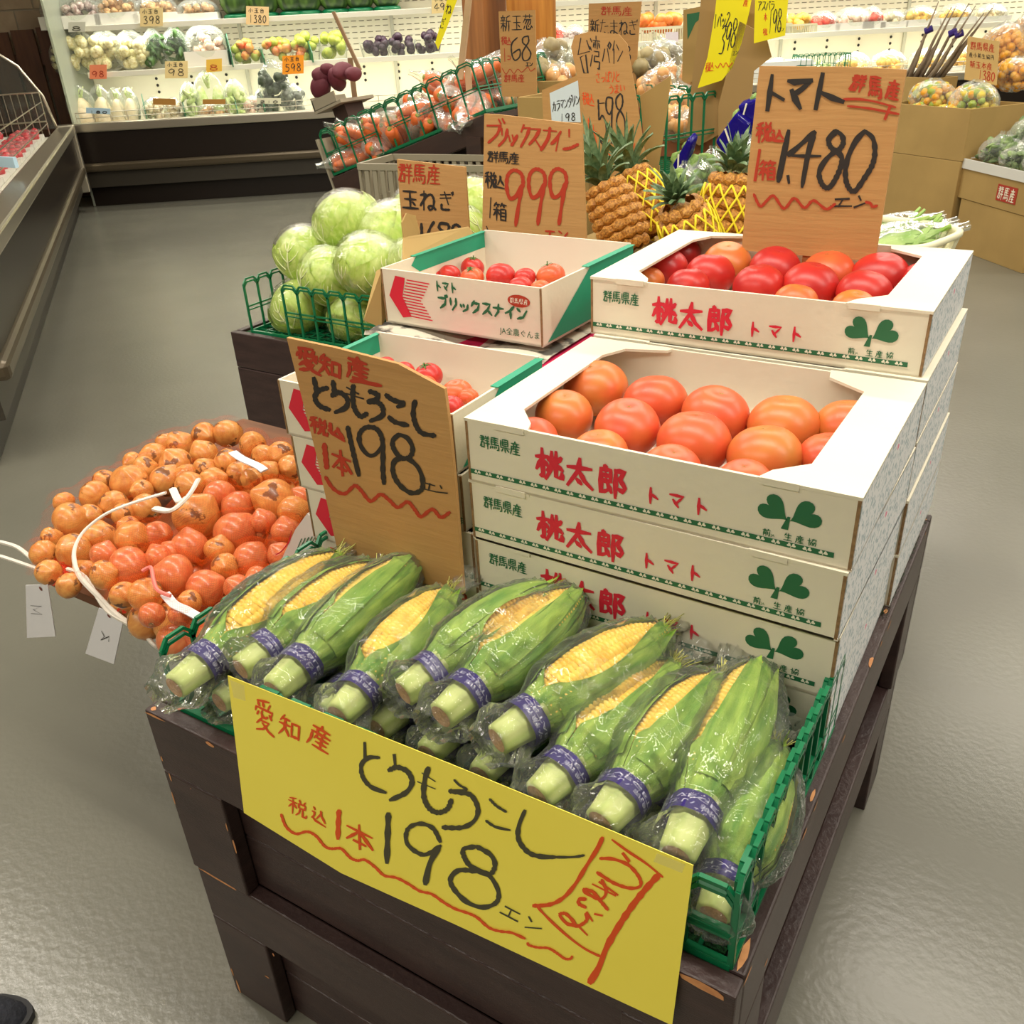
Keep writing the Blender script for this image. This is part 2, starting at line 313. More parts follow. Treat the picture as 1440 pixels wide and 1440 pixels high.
# ------------------------------------------------------------------ wooden display crates
def crate(name, label, x0, x1, y0, y1, z0, z1, mt=CRATE, st=.105, side_open=False, tb=.1):
    t = thing(name, label, 'crate', (x0, y0, z0)); h = z1-z0; w = x1-x0; d = y1-y0; k = .021
    def p(nm, *b): return bevel(MB().box(*b).build(nm, mt, t), .0025)
    e = .0015
    for (a, b_) in ((0, k), (d-k, d)):
        p('plank', 0, w, a, b_, h-tb, h)
        p('plank', 0, st, a, b_, 0, h-tb-e); p('plank', w-st, w, a, b_, 0, h-tb-e)
        q = a+.018 if a == 0 else a-.014
        zz = (h-tb+.01)/2
        p('panel', st-.01, w-st+.01, q+.004, q+.016, .0, zz-.001); p('panel', st-.01, w-st+.01, q+.004, q+.016, zz+.001, h-tb)
    for (a, b_) in ((0, k), (w-k, w)):
        p('plank', a, b_, k+e, d-k-e, h-tb, h)
        p('plank', a, b_, k+e, st, 0, h-tb-e); p('plank', a, b_, d-st, d-k-e, 0, h-tb-e)
        q = a+.02 if a == 0 else a-.014
        p('panel', q, q+.012, st-.01, d-st+.01, .05, h-tb+.005)
    p('floor_board', k, w-k, k, d-k, h-.03, h-.012)
    return t
c1 = crate('display_crate', 'dark brown wooden display crate, upper of two, holding the corn and tomato boxes', 0, W_, 0, D_, .278, H)
c2 = crate('display_crate', 'dark brown wooden display crate standing on the floor under the corn crate', .004, W_-.004, .002, D_-.002, 0, .2775)
def chips(par, spots, face):
    mb = MB()
    for (x, z, w, h) in spots:
        n = 7; pts = []
        for i in range(n):
            a = 2*PI*i/n; r = random.uniform(.6, 1.1); pts.append((x+w/2*math.cos(a)*r, z+h/2*math.sin(a)*r))
        mb.add([face(*q) for q in pts], [tuple(range(n))])
    tag(mb.build('bare_wood_chips', CHIP, par), 'paint worn off to pale bare wood', kind='stuff')
o1 = Vector((0, 0, .278))
chips(c1, [(.02, H-.278-.003, .05, .005), (.115, H-.278-.004, .02, .008), (.72, .274, .05, .012), (.66, .275, .03, .008), (.012, .17, .004, .02), (.004, .13, .004, .03), (.108, .10, .004, .03), (.103, .13, .003, .02), (.006, .2, .004, .01), (.745, .2, .004, .02), (.05, .17, .003, .002), (.5, .24, .004, .003)], lambda x, z: (x, -.0006, z))
chips(c1, [(.03, .272, .03, .006), (.2, .274, .02, .006), (.24, .2745, .02, .005), (.36, .27, .02, .006), (.55, .275, .012, .008), (.6, .27, .03, .008), (.86, .275, .015, .006), (.1, .2, .015, .006)], lambda y, z: (W_+.0006, y, z))
chips(c1, [(.74, .04, .008, .04), (.745, .5, .006, .03), (.738, .62, .006, .014), (.735, .9, .015, .012), (.742, .25, .004, .02), (.01, .006, .01, .01)], lambda x, y: (x, y, .2791))
chips(c2, [(.045, .276, .09, .005), (.01, .02, .006, .04), (.006, .05, .004, .02), (.09, .1, .01, .004), (.12, .17, .003, .01)], lambda x, z: (x, -.0006, z))
TURF = mat('artificial_turf', (14, 62, 30), .8, (30, 100, 44), 260, .9, bump=1.0, bscale=320)
def turf(label, x0, x1, y0, y1, z, n, edge=None):
    mb = MB(); mb.box(x0, x1, y0, y1, z-.006, z)
    for i in range(n):
        x = random.uniform(x0, x1); y = random.uniform(y0, y1)
        if edge and random.random() < .6: x = random.uniform(*edge[0]); y = random.uniform(*edge[1])
        h = random.uniform(.006, .014); a = random.uniform(0, 6.3); b = random.uniform(-.006, .006)
        mb.add([(x, y, z), (x+.0016*math.cos(a), y+.0016*math.sin(a), z), (x+b, y+random.uniform(-.006, .006), z+h)], [(0, 1, 2)])
    return tag(mb.build('turf_mat', TURF), label, 'mat', kind='stuff')
turf('green artificial grass mat lining the top of the corn crate', .023, W_-.023, .023, D_-.023, H-.006, 2600, ((.725, .74), (.6, .9)))

# ------------------------------------------------------------------ green lattice baskets
def lattice(mb, a, b, z0, h, pitch=.045, mid=.5, r=.0026, ins=(0, 0)):
    "one side: uprights with arched tops and a middle rail from a to b"
    a = Vector(a); b = Vector(b); L = (b-a).length; n = max(1, round(L/pitch)); d = (b-a)/n; dn = (b-a).normalized(); up = Vector((0, 0, 1)); nn = dn.cross(up)
    def bar(p, q, w=.0032, t=.0022):
        p = Vector(p); q = Vector(q); dd = (q-p).normalized(); s = dd.cross(nn).normalized()*w; k = nn*t
        mb.add([p-s-k, p+s-k, p+s+k, p-s+k, q-s-k, q+s-k, q+s+k, q-s+k], [(0, 3, 2, 1), (4, 5, 6, 7), (0, 1, 5, 4), (1, 2, 6, 5), (2, 3, 7, 6), (3, 0, 4, 7)])
    zz = Vector((0, 0, z0)); a = a.copy(); a.z = z0; b = b.copy(); b.z = z0
    for i in range(n+1):
        p = a+d*i; bar(p, p+up*(h-.012), .0028)
    for i in range(n):
        p = a+d*i; q = a+d*(i+1); hh = up*(h-.012)
        k = d*.22
        for s_ in (0, .0085):
            bar(p+hh-up*s_, p+k+hh+up*(.012-s_), .002); bar(p+k+hh+up*(.012-s_), q-k+hh+up*(.012-s_), .002); bar(q-k+hh+up*(.012-s_), q+hh-up*s_, .002)
        bar(p+up*h*mid, q+up*h*mid, .002); bar(p+up*(h*mid-.01), q+up*(h*mid-.01), .0015)
    bar(a+up*.004, b+up*.004, .005, .003)
def basket(name, label, x0, x1, y0, y1, z0, h, pitch=.045, front=None, back=None, sides=(1, 1), rz=0, mt=None, loc=None, M=None, right_y=None, cat='basket'):
    mt = mt or GREEN; w, d = x1-x0, y1-y0
    t = thing(name, label, cat, loc or (x0, y0, z0), rz, M=M)
    for seg in (front if front is not None else [(0, w)]):
        mb = MB(); lattice(mb, (seg[0], 0, 0), (seg[1], 0, 0), 0, h, pitch); mb.build('side_panel', mt, t)
    if back is None or back:
        mb = MB(); lattice(mb, (0, d, 0), (w, d, 0), 0, h, pitch); mb.build('side_panel', mt, t)
    if sides[0]: mb = MB(); lattice(mb, (0, 0, 0), (0, d, 0), 0, h, pitch); mb.build('side_panel', mt, t)
    if sides[1]: mb = MB(); lattice(mb, (w, 0, 0), (w, d, 0), 0, h, pitch); mb.build('side_panel', mt, t)
    mb = MB(); n = int(w/.03)
    for i in range(n+1): mb.box(w*i/n-.002, w*i/n+.002, 0, d, 0, .003)
    for i in range(int(d/.03)+1): mb.box(0, w, i*.03-.002, i*.03+.002, 0, .003)
    mb.box(0, w, -.004, .004, 0, .008); mb.box(0, w, d-.004, d+.004, 0, .006)
    mb.build('base_grid', mt, t)
    return t
bk = basket('green_basket', 'green plastic lattice basket on the crate front, filled with wrapped corn', .03, .733, .026, .292, H-.004, .098, .0445, front=[(.158, .703-.045), (.703-.043, .703)], sides=(0, 0), back=False)
mb = MB(); lattice(mb, (0, 0, 0), (0, .315, 0), 0, .098, .045); mb.build('side_panel', GREEN, bk)
mb = MB(); lattice(mb, (.703, 0, 0), (.703, .335, 0), 0, .112, .031, .35); lattice(mb, (.6985, .012, .0), (.6985, .335, 0), .01, .1, .031, .6); mb.build('side_panel', GREEN, bk)

# ------------------------------------------------------------------ corn
def corn_meshes(win, wmax, t0, t1, seed):
    "corn along +Y, top = +Z; win = angle of the opening from the top, wmax its half-width"
    random.seed(seed); Lc = .235
    def R(t):   # t in 0..1 along husk from y=.045
        k = [(.0, .0205), (.07, .0255), (.18, .0325), (.4, .0355), (.6, .0335), (.78, .0265), (.9, .0175), (1., .006)]
        for i in range(len(k)-1):
            if t <= k[i+1][0]:
                u = (t-k[i][0])/(k[i+1][0]-k[i][0]); u = u*u*(3-2*u)*.5+u*.5; return k[i][1]*(1-u)+k[i+1][1]*u
        return k[-1][1]
    Y = lambda t: .045+t*(Lc-.045)
    def wn(t):
        if t <= t0 or t >= t1: return .015
        u = (t-t0)/(t1-t0); return max(.015, wmax*(math.sin(PI*u**.8))**.7)
    off = lambda t: .25*math.sin(t*3+seed)*.5
    def P(a, r, y, b=0): return Vector((math.sin(a)*r+b, y, math.cos(a)*r))
    husk = MB(); nu, nv = 72, 34
    def fh(u, t):
        ww = wn(t); a = win+off(t)+ww+u*(2*PI-2*ww); r = R(t)+.0007*math.sin(a*23+t*5)+.0005*math.sin(a*41)+.0012*noise.noise(Vector((math.cos(a)*2, math.sin(a)*2, t*4+seed)))
        e = min(u, 1-u); 
        if wn(t) > .05: r += .0035*math.exp(-e*26)-.001
        return P(a, r, Y(t))
    husk.grid(fh, nu, nv)
    cob = MB(); ra = 2*PI/17; rows = int((wmax+.35)/ra)+1; kl = .0056; n0 = int((Y(t0)-.01)/kl); n1 = int((Y(t1)+.01)/kl)
    for i in range(-rows, rows+1):
        for j in range(n0, n1):
            yc = (j+.5*(i % 2)*.3)*kl+random.uniform(-.0004, .0004); t = (yc-.045)/(Lc-.045)
            if t < .02 or t > .97: continue
            r0 = R(t)-.0040; ac = win+i*ra*1.0+.1*off(t); vs = []; g = 4
            for q in range(g+1):
                for p in range(g+1):
                    x = p/g*2-1; y = q/g*2-1; h = .0033*(max(0, 1-abs(x)**3.2)*max(0, 1-abs(y)**3.2))**.55
                    vs.append(P(ac+x*ra*.5, r0+h, yc+y*kl*.5))
            cob.add(vs, [(q*(g+1)+p, q*(g+1)+p+1, (q+1)*(g+1)+p+1, (q+1)*(g+1)+p) for q in range(g) for p in range(g)])
    cob.grid(lambda u, t: P(win+.1*off(t0+.01+(t1-t0)*t)+(u-.5)*2*(wmax+.3), R(t0+(t1-t0)*t)-.0047, Y(t0+(t1-t0)*t)), 14, 20)
    stem = MB(); nn = 20
    pr = [(-.004, 0), (-.004, .012), (-.002, .0155), (.012, .0165), (.03, .0185), (.05, .0215)]
    def fs(u, t):
        i = t*(len(pr)-1); k = min(int(i), len(pr)-2); f = i-k; y = pr[k][0]*(1-f)+pr[k+1][0]*f; r = pr[k][1]*(1-f)+pr[k+1][1]*f
        return P(u*2*PI, r*(1+.05*math.sin(u*2*PI*7+seed))*(1+.04*math.sin(u*2*PI*2)), y)
    stem.grid(fs, 28, len(pr)-1, wrap=True)
    cut = MB(); cut.add([P(2*PI*i/16, .0122, -.0045) for i in range(16)], [tuple(range(16))])
    band = MB(); band.grid(lambda u, t: P(u*2*PI, .0232+.0006*math.sin(u*37)+.0003, .026+t*.019), 36, 3, wrap=True)
    silk = MB()
    for i in range(26):
        a = random.uniform(0, 2*PI); r = random.uniform(0, .008); p = P(a, r, .225); q = p+Vector((random.uniform(-.012, .012), random.uniform(.01, .03), random.uniform(-.004, .012)))
        silk.tube([p, (p+q)/2+Vector((0, 0, .003)), q], .0005, 3)
    leaf = MB()
    for k in range(3):
        a0 = win+[1, -1, 2.4][k]*(wmax+.25); s = random.uniform(.8, 1)
        def fl(u, t):
            y = .06+t*(.18*s+.012); tt = min(1, (y-.045)/(Lc-.045)); wid = .55*(1-t)**.5*(.7+.3*t); a = a0+(u-.5)*2*wid
            return P(a, R(tt)+.0022+.0012*abs(u-.5)+(.012*(t-.86)/.14 if t > .86 else 0)*(.4), y)
        leaf.grid(fl, 8, 16)
    bag = MB(); bs = random.uniform(0, 99)
    def fb(u, t):
        y = -.022+t*.30; a = u*2*PI
        tt = max(0, min(1, (y-.045)/(Lc-.045))); r = R(tt)*1.07+.003
        if y < .045: r = .0245 if y > .02 else .0245+.008*math.sin(max(0, min(1, (.02-y)/.03))*PI)*.8-.006*max(0, (-.005-y)/.017)
        if y > .235: r = .005+.35*(y-.235)
        cr = .0034*(1 if y > .05 else .7)
        w1 = noise.noise(Vector((math.cos(a)*3.2, math.sin(a)*3.2, y*28+bs))); w2 = noise.noise(Vector((math.cos(a)*8, math.sin(a)*8, y*60+bs)))
        k = 1+(.18 if .06 < y < .22 else .05)*abs(math.sin(a))**4; pinch = 2.2 if (y < .01 or y > .215) else 1
        r2 = r*k+cr*pinch*(1-2*abs(w1)*1.6)*.6+cr*.5*pinch*w2
        p = P(a, max(.003, r2), y); p.z = p.z if y < .22 else p.z*.6; return p
    bag.grid(fb, 54, 60, wrap=True)
    lb = MB(); vs, fsx = BAND_TXT
    xs = [v[0] for v in vs]; x0, x1 = min(xs), max(xs)
    lb.add([P(-(v[0]-x0)/(x1-x0)*2*PI*.92+2.2, .0240, .0275+(1-v[1]) * .0) if False else P((v[0]-x0)/(x1-x0)*2*PI*.92-2.9, .0243, .0435-(.0075+v[1]*.0062)) for v in vs], fsx)
    return dict(husk=husk.mesh('husk', HUSK, True), kernels=cob.mesh('kernels', KERN, True), stem=stem.mesh('stem', STEM, True), cut=cut.mesh('cut_face', CUTM), band=band.mesh('label_band', BAND, True), lettering=lb.mesh('lettering', BANDT), silk=silk.mesh('silk', SILK), leaf=leaf.mesh('loose_leaf', HUSK, True), bag=bag.mesh('clear_bag', BAGM, True))
def huskmat():
    m = mat('corn_husk', (172, 198, 84), .4, (88, 140, 34), 4, 1, bump=.35, bscale=60, stretch=(26, 3.2, 26), sss=0, rnd=1, lo=.3, hi=.7); return m
HUSK = huskmat(); KERN = mat('corn_kernels', (252, 216, 104), .28, (248, 196, 60), 30, .8, coat=.2, sss=.1, rnd=1)
STEM = mat('corn_stem', (196, 204, 132), .5, (168, 188, 96), 12, .8, stretch=(8, 1, 8)); CUTM = mat('cut_stem', (192, 150, 108), .8, (150, 112, 74), 300, .8)
BAND = mat('purple_band', (40, 22, 104), .35, (52, 36, 120), 40, .5); BANDT = mat('band_print', (190, 188, 216), .5); SILK = mat('corn_silk', (170, 168, 86), .7)
BAGM = film('corn_bag_film', (254, 255, 253), .035, .035, 20, 1.0, fk=.8, ior=1.5, gw=.12)
_v1, _f1 = fonttext('FRESH VEGETABLES', 1); _v2, _f2 = fonttext('新鮮やさい 新鮮やさい', 1)
_w1 = max(v[0] for v in _v1); _w2 = max(v[0] for v in _v2)
BAND_TXT = ([(v[0]/_w1*2*PI, v[1]*.8-.6) for v in _v1]+[(v[0]/_w2*2*PI, v[1]*.85+.35) for v in _v2], _f1+[tuple(i+len(_v1) for i in f) for f in _f2])
CV = [corn_meshes(0.0, .85, .1, .95, 3), corn_meshes(-.3, .5, .14, .93, 11), corn_meshes(.75, .35, .3, .85, 19), corn_meshes(-.75, .38, .2, .95, 23)]
def corn(var, base, tip, rollang, look, grp, sc_=1.0):
    base = Vector(base); tip = Vector(tip); y = (tip-base).normalized(); x = y.cross(Vector((0, 0, 1))).normalized(); z = x.cross(y)
    M = Matrix((x, y, z)).transposed().to_4x4() @ Matrix.Rotation(rollang, 4, 'Y'); M = M @ Matrix.Diagonal((sc_, sc_*((tip-base).length/.235) if True else 1, sc_, 1)); M.translation = base
    t = thing('corn_ear', None, 'corn', M=M); V = CV[var]
    for k in ('husk', 'kernels', 'stem', 'band', 'silk', 'bag'):
        nm = {'band': 'label_band', 'bag': 'clear_bag'}.get(k, k); o = ob(nm, V[k], t)
        if k == 'kernels': o['kind'] = 'stuff'
        if k == 'husk': ob('loose_leaf', V['leaf'], o)
        if k == 'stem': ob('cut_face', V['cut'], o)
        if k == 'band': ob('lettering', V['lettering'], o)
    grp.append((t, look)); return t
cornT = []; cornB = []
def cpos(px1, z1, px2, z2): return at(2, z1, *px1), at(2, z2, *px2)
TOP = [  # stem px, tip px, variant, roll, look
 ((250, 963), (468, 790), 0, .35, 'corn ear, wide band of pale kernels showing'), ((342, 938), (524, 803), 1, .5, 'corn ear, narrow strip of yellow kernels showing'),
 ((388, 968), (578, 795), 2, -1.0, 'corn ear, green husk nearly closed'), ((478, 1003), (628, 842), 0, -.15, 'corn ear, broad golden kernels showing'),
 ((571, 972), (722, 868), 2, -.2, 'corn ear, bright green husk closed'), ((624, 1004), (806, 842), 1, .15, 'corn ear, kernels in a thin diagonal strip'),
 ((703, 1038), (925, 893), 0, .0, 'largest corn ear, broad pale yellow kernels'), ((760, 1117), (940, 945), 1, .2, 'corn ear, kernels at its upper end'),
 ((848, 1153), (1005, 962), 3, .5, 'corn ear, long kernel strip along its left edge'), ((953, 1198), (1066, 945), 3, .2, 'corn ear, dark green husk with kernels along left edge')]
for i, (a, b, v, r, look) in enumerate(TOP):
    hi = i in (4, 5, 6); p, q = cpos(a, .632+(.022 if hi else 0), b, .652+(.022 if hi else 0))
    d = (q-p); L = min(max(d.length, .205), .262); q = p+d.normalized()*L
    corn(v, p, q, r, look, cornT, 1.07)
p, q = cpos((1005, 1282), .60, (1092, 1045), .632); corn(2, p, q, .6, 'corn ear pressed against the right basket side', cornT)
for a, v, r in (((312, 985), 2, 0), ((533, 1022), 2, 1.5), ((604, 1058), 3, 2.2), ((678, 1088), 2, 2.6), ((455, 1000), 1, 0), ((795, 1130), 3, 3), ((905, 1180), 0, .4)):
    p = at(2, .592, *a); q = p+Vector((random.uniform(-.0, .03), .225, .004)); corn(v, p, q, r, 'shaded corn ear under the top ones', cornB)
autolabel(cornT, 'in top layer', 'wrapped corn ears in the upper layer', 1)
autolabel(cornB, 'in basket', 'wrapped corn ears in the lower layer', 1)

# ------------------------------------------------------------------ signs
def board(name, label, poly, p0, n, th, mats, group=None, cat='price sign', down=None):
    n = Vector(n).normalized(); p0 = Vector(p0); pts = [onpl(p0, n, *q) for q in poly]
    b = sum(pts, Vector())/len(pts); b.z = min(q.z for q in pts)
    t = thing(name, label, cat, b, group=group); mb = MB(); mb.prism([q-b for q in pts], -n*th); mb.build('board', mats, t)
    if down is not None and b.z > down+.01: k = -n*th*1.2; c = -n*(th+.004); MB().box(c.x-.012, c.x+.012, c.y-.003, c.y+.003, down-b.z, .05).build('support_strip', mats if not isinstance(mats, list) else mats[0], t)
    return t, (lambda x, y: onpl(p0, n, x, y)+n*.0007-b)
PN = Vector((0, -1, .12)).normalized(); PP = Vector((0, -.0035, H))
t, f = board('yellow_poster', 'large yellow handwritten poster hanging on the front of the corn basket', [(320, 950), (480, 1013), (640, 1077), (800, 1143), (975, 1217), (945, 1442), (790, 1370), (640, 1300), (480, 1228), (343, 1143), (333, 1060)], PP, PN, .0006, YEL, cat='poster')
A = (320, 950); B = (480, 1020); Cc = (680, 1120); S = 4.8
mb = MB()
def gl(mb, ch, o, s, org, xv, yv, w, f): glyph(mb, ch, (o[0]+org[0]/s, o[1]+org[1]/s), (xv[0]/s, xv[1]/s), (yv[0]/s, yv[1]/s), w, f)
gl(mb, '愛', A, S, (175, 125), (140, 68), (12, 230), 2.9, f); gl(mb, '知', A, S, (350, 240), (150, 70), (-8, 150), 3.2, f); gl(mb, '産', A, S, (565, 292), (155, 95), (-30, 155), 3.2, f)
gl(mb, '税', A, S, (415, 800), (125, 60), (-5, 115), 2.3, f); gl(mb, '込', A, S, (575, 870), (100, 62), (-10, 95), 2.3, f); gl(mb, '本', A, S, (790, 955), (200, 100), (5, 165), 4, f)
pen(mb, '755,910 750,1000 748,1095', A, S, 6, f)
pen(mb, '365,935 400,1020 465,1065 540,1050 600,1080 660,1150 710,1165 770,1165 830,1225 880,1245 930,1240 1000,1290 1060,1345 1140,1360 1220,1400 1300,1450 1380,1470 1460,1525 1540,1570 1630,1600 1690,1630 1765,1695 1840,1720 1920,1730 2010,1770', A, S, 3.4, f)
pen(mb, '300,985 310,1000 370,1015 440,1020 500,1055 550,1090 590,1090 600,1075', Cc, S, 3.2, f)
pen(mb, '805,275 770,350 700,460 620,590 540,680 450,725 340,733', Cc, S, 5, f); pen(mb, '360,735 440,820 560,930 680,1020 790,1075;870,290 980,370 1100,450 1210,540', Cc, S, 3, f)
pen(mb, '1180,530 1080,640 960,800 840,1000 780,1150 720,1250', Cc, S, 8, f)
pen(mb, '945,385 980,430', Cc, S, 7, f, soft=False); pen(mb, '790,415 880,420 980,460 1050,540 1060,600 990,615 880,580 770,510;740,590 890,665;785,575 905,660;800,560 830,640 790,690 700,650 680,625 740,640 790,700 840,760;690,690 650,690 645,720 690,745;755,790 800,800;515,790 560,790 620,860 560,850 515,800;560,855 640,870 700,830 690,790;640,870 700,930;700,780 735,835', Cc, S, 4.3, f)
mb.build('lettering', INKO, t)
mb = MB()
pen(mb, '160,120 162,210', B, S, 7, f); pen(mb, '255,215 190,215 140,260 145,340 200,410 300,450', B, S, 5.2, f); pen(mb, '360,200 365,260', B, S, 6.5, f)
pen(mb, '325,300 380,280 450,310 480,380 440,450 335,500;590,285 565,370 560,480 600,560 660,585 720,560 745,500', B, S, 6.4, f); pen(mb, '550,320 635,375;520,378 635,425;765,365 800,400 850,430 790,435 735,440', B, S, 3, f)
pen(mb, '735,440 800,450 880,470 925,560 900,640 820,685 690,685;1240,575 1200,680 1200,770 1260,850 1340,880 1440,885', B, S, 6, f); pen(mb, '1400,885 1560,885 1640,873;1005,495 1050,540 1115,580;980,640 1040,680 1140,703', B, S, 3.4, f)
pen(mb, '320,595 315,750 310,920', B, S, 7, f); pen(mb, '670,810 560,870 450,800 450,700 530,660 620,690 670,780', B, S, 5.4, f); pen(mb, '660,820 600,930 570,1065', B, S, 7, f)
pen(mb, '910,815 830,830 830,880 880,950 1000,1000 1040,940 1010,870 920,815;920,985 800,975 740,1030 760,1100 850,1190 960,1225 1050,1190 1060,1110 1000,1010 930,985', B, S, 6, f)
pen(mb, '1110,1220 1205,1270;1150,1240 1130,1285;1075,1260 1190,1320;1268,1290 1285,1320;1245,1360 1350,1368', B, S, 3.3, f)
mb.build('lettering', INKGY, t)
for q in (((325, 955), (345, 963), (347, 985), (330, 980)), ((925, 1198), (965, 1214), (960, 1226), (920, 1210))): MB().add([f(*p)+PN*.0008 for p in q], [(0, 1, 2, 3)]).build('clear_tape', film('tape_film', (255, 255, 235), .06, .2, 20, .2, bcol=(255, 250, 190), fk=.3), t)

def kraft_sign(label, poly, p0, n, name='cardboard_sign', th=.005, mt=None, down=None): return board(name, label, poly, p0, n, th, mt or KRAFT, down=down)
t, f = kraft_sign('kraft cardboard price sign for corn, standing behind the corn ears', [(403, 475), (470, 489), (560, 512), (625, 547), (632, 600), (640, 680), (652, 835), (560, 812), (478, 790), (445, 640)], (0, .292, .6), (0, -1, 0))
K = (400, 470); S = 5.76; mb = MB()
pen(mb, '240,355 260,450 250,520 290,580 365,610;255,490 290,450 350,435;395,380 405,460 390,500;405,490 450,470 510,520 500,590 415,630;560,415 555,500 570,600 620,665 670,640;690,460 760,490 740,530 680,545;690,545 760,550 800,600 790,660 700,700;825,490 880,530 970,560 920,585;850,670 900,710 1000,735;1060,540 1045,640 1070,740 1120,800 1220,820', K, S, 6.2, f)
pen(mb, '510,430 600,480;510,480 640,520', K, S, 4, f)
pen(mb, '515,750 540,870 570,1000 605,1140;800,900 740,970 680,975 620,900 610,810 660,755 740,760 790,830 800,950 800,1100 810,1205;930,810 880,860 890,930 950,1000 1020,990 1040,920 1000,840 930,810;980,1000 900,1020 880,1100 920,1200 1020,1280 1110,1260 1120,1170 1080,1070 1000,1000', K, S, 6, f)
pen(mb, '1150,1205 1220,1225;1180,1210 1170,1260;1130,1250 1230,1275;1265,1225 1275,1245;1240,1275 1320,1285', K, S, 3, f, soft=False)
mb.build('lettering', INKB, t); mb = MB()
gl(mb, '愛', K, S, (75, 75), (200, 60), (35, 205), 5, f); gl(mb, '知', K, S, (275, 140), (190, 70), (0, 170), 5, f); gl(mb, '産', K, S, (490, 150), (200, 70), (20, 190), 5, f)
pen(mb, '540,375 660,390 785,415', K, S, 4.5, f); gl(mb, '税', K, S, (205, 650), (140, 50), (10, 135), 4, f); gl(mb, '込', K, S, (355, 705), (135, 85), (0, 80), 4, f)
pen(mb, '325,890 335,980 345,1080', K, S, 6.5, f); gl(mb, '本', K, S, (370, 905), (170, 70), (20, 205), 5, f)
pen(mb, '335,1155 400,1250 490,1290 570,1225 620,1260 700,1350 780,1295 850,1340 920,1400 1000,1355 1060,1420 1110,1475 1200,1415 1270,1480 1340,1440', K, S, 4.5, f)
mb.build('lettering', INKR, t)
# corrugated edge on its right side
t, f = kraft_sign('large kraft cardboard tomato price sign standing inside the topmost tomato box', [(1068, 93), (1190, 94), (1275, 98), (1252, 235), (1230, 368), (1043, 352), (1052, 235)], (0, .905, .9), (0, -1, 0), down=H+.0804*4+.004)
K = (1050, 90); S = 6.26; mb = MB()
pen(mb, '225,105 205,250 185,400;235,260 320,310;375,150 420,160 570,145;400,235 430,310 470,385;670,90 640,240 610,390;665,255 750,295 845,330', K, S, 8, f, soft=False); pen(mb, '560,150 500,210 430,260', K, S, 6, f)
pen(mb, '370,590 335,760 280,1030;365,990 372,1040;600,600 520,670 440,740 370,800;590,620 540,800 490,1075;790,590 725,660 740,730 800,760 850,700 840,630 790,590;790,760 700,840 640,950 660,1050 710,1090 760,1050 820,930 840,830 800,770;1040,590 960,680 890,830 870,960 890,1070 950,1120 1040,1000 1110,880 1130,760 1110,650 1040,590', K, S, 6.6, f)
pen(mb, '370,805 500,810 650,810;785,1190 900,1185;850,1190 810,1250;745,1250 920,1250;990,1165 1005,1195;950,1260 1040,1225', K, S, 4.2, f, soft=False)
mb.build('lettering', INKB, t); mb = MB()
gl(mb, '群', K, S, (945, 90), (125, 10), (-50, 150), 3.6, f); gl(mb, '馬', K, S, (1070, 95), (130, 20), (0, 200), 3.6, f); gl(mb, '産', K, S, (1245, 130), (120, 25), (-25, 170), 3.6, f)
pen(mb, '850,310 1000,310 1150,335 1310,380;890,370 1080,390 1340,440', K, S, 3, f); pen(mb, '1265,370 1220,480', K, S, 6, f, soft=False)
gl(mb, '税', K, S, (95, 510), (135, 0), (-20, 180), 3.6, f); gl(mb, '込', K, S, (225, 575), (110, 0), (-10, 110), 3.4, f); pen(mb, '115,760 75,1020', K, S, 6, f, soft=False); gl(mb, '箱', K, S, (112, 845), (150, 5), (-10, 175), 3.4, f)
pen(mb, '65,1145 120,1250 180,1200 240,1160 330,1270 420,1180 510,1265 590,1200 700,1275 780,1230;1050,1215 1090,1225 1110,1255 1150,1245', K, S, 3.6, f)
mb.build('lettering', INKR, t)
t, f = kraft_sign('kraft cardboard sign with red 999, behind the small white tomato box', [(681, 160), (700, 161), (818, 175), (825, 352), (678, 334)], (0, 1.14, .9), (0, -1, 0), down=H+.001)
K = (670, 160); S = 7.58; mb = MB()
pen(mb, '120,125 260,125;240,60 260,100;280,55 300,95;270,160 275,220;345,235 360,290;385,230 395,270;505,120 480,190;500,150 570,150;580,160 680,165;620,260 690,370;720,175 850,185;875,260 850,390;990,170 990,240', K, S, 3.8, f, soft=False)
pen(mb, '255,130 220,220 130,305;330,165 310,260 240,340;435,230 400,300 375,335;565,155 540,230 475,350;675,170 630,250 565,325;785,150 765,260 690,385;900,190 850,270 800,320;930,375 1000,365 1085,325', K, S, 4, f)
for dx, dy in ((0, 0), (236, -12), (462, -14)): pen(mb, ' '.join('%d,%d' % (x+dx, y+dy) for x, y in ((480, 760), (430, 870), (360, 900), (325, 790), (335, 660), (400, 600), (480, 640), (500, 740), (485, 800), (455, 950), (420, 1190))), K, S, 4.6, f)
gl(mb, 'エ', K, S, (720, 1235), (130, 10), (0, 90), 2.6, f); gl(mb, 'ン', K, S, (870, 1235), (110, 10), (0, 100), 2.6, f)
mb.build('lettering', INKR, t); mb = MB()
for i, ch in enumerate('群馬産'): gl(mb, ch, K, S, (120+112*i, 392+8*i), (120, 8), (0, 125), 1.7, f)
gl(mb, '税', K, S, (88, 610), (115, 10), (10, 180), 2.5, f); gl(mb, '込', K, S, (190, 640), (110, 20), (0, 145), 2.3, f); pen(mb, '155,895 145,1105;110,1200 140,1290', K, S, 2.4, f, soft=False); gl(mb, '箱', K, S, (180, 935), (145, 20), (0, 195), 2.3, f)
pen(mb, '270,1320 300,1285 345,1320;430,1330 480,1300 530,1345', K, S, 2.6, f)
mb.build('lettering', INKB, t)
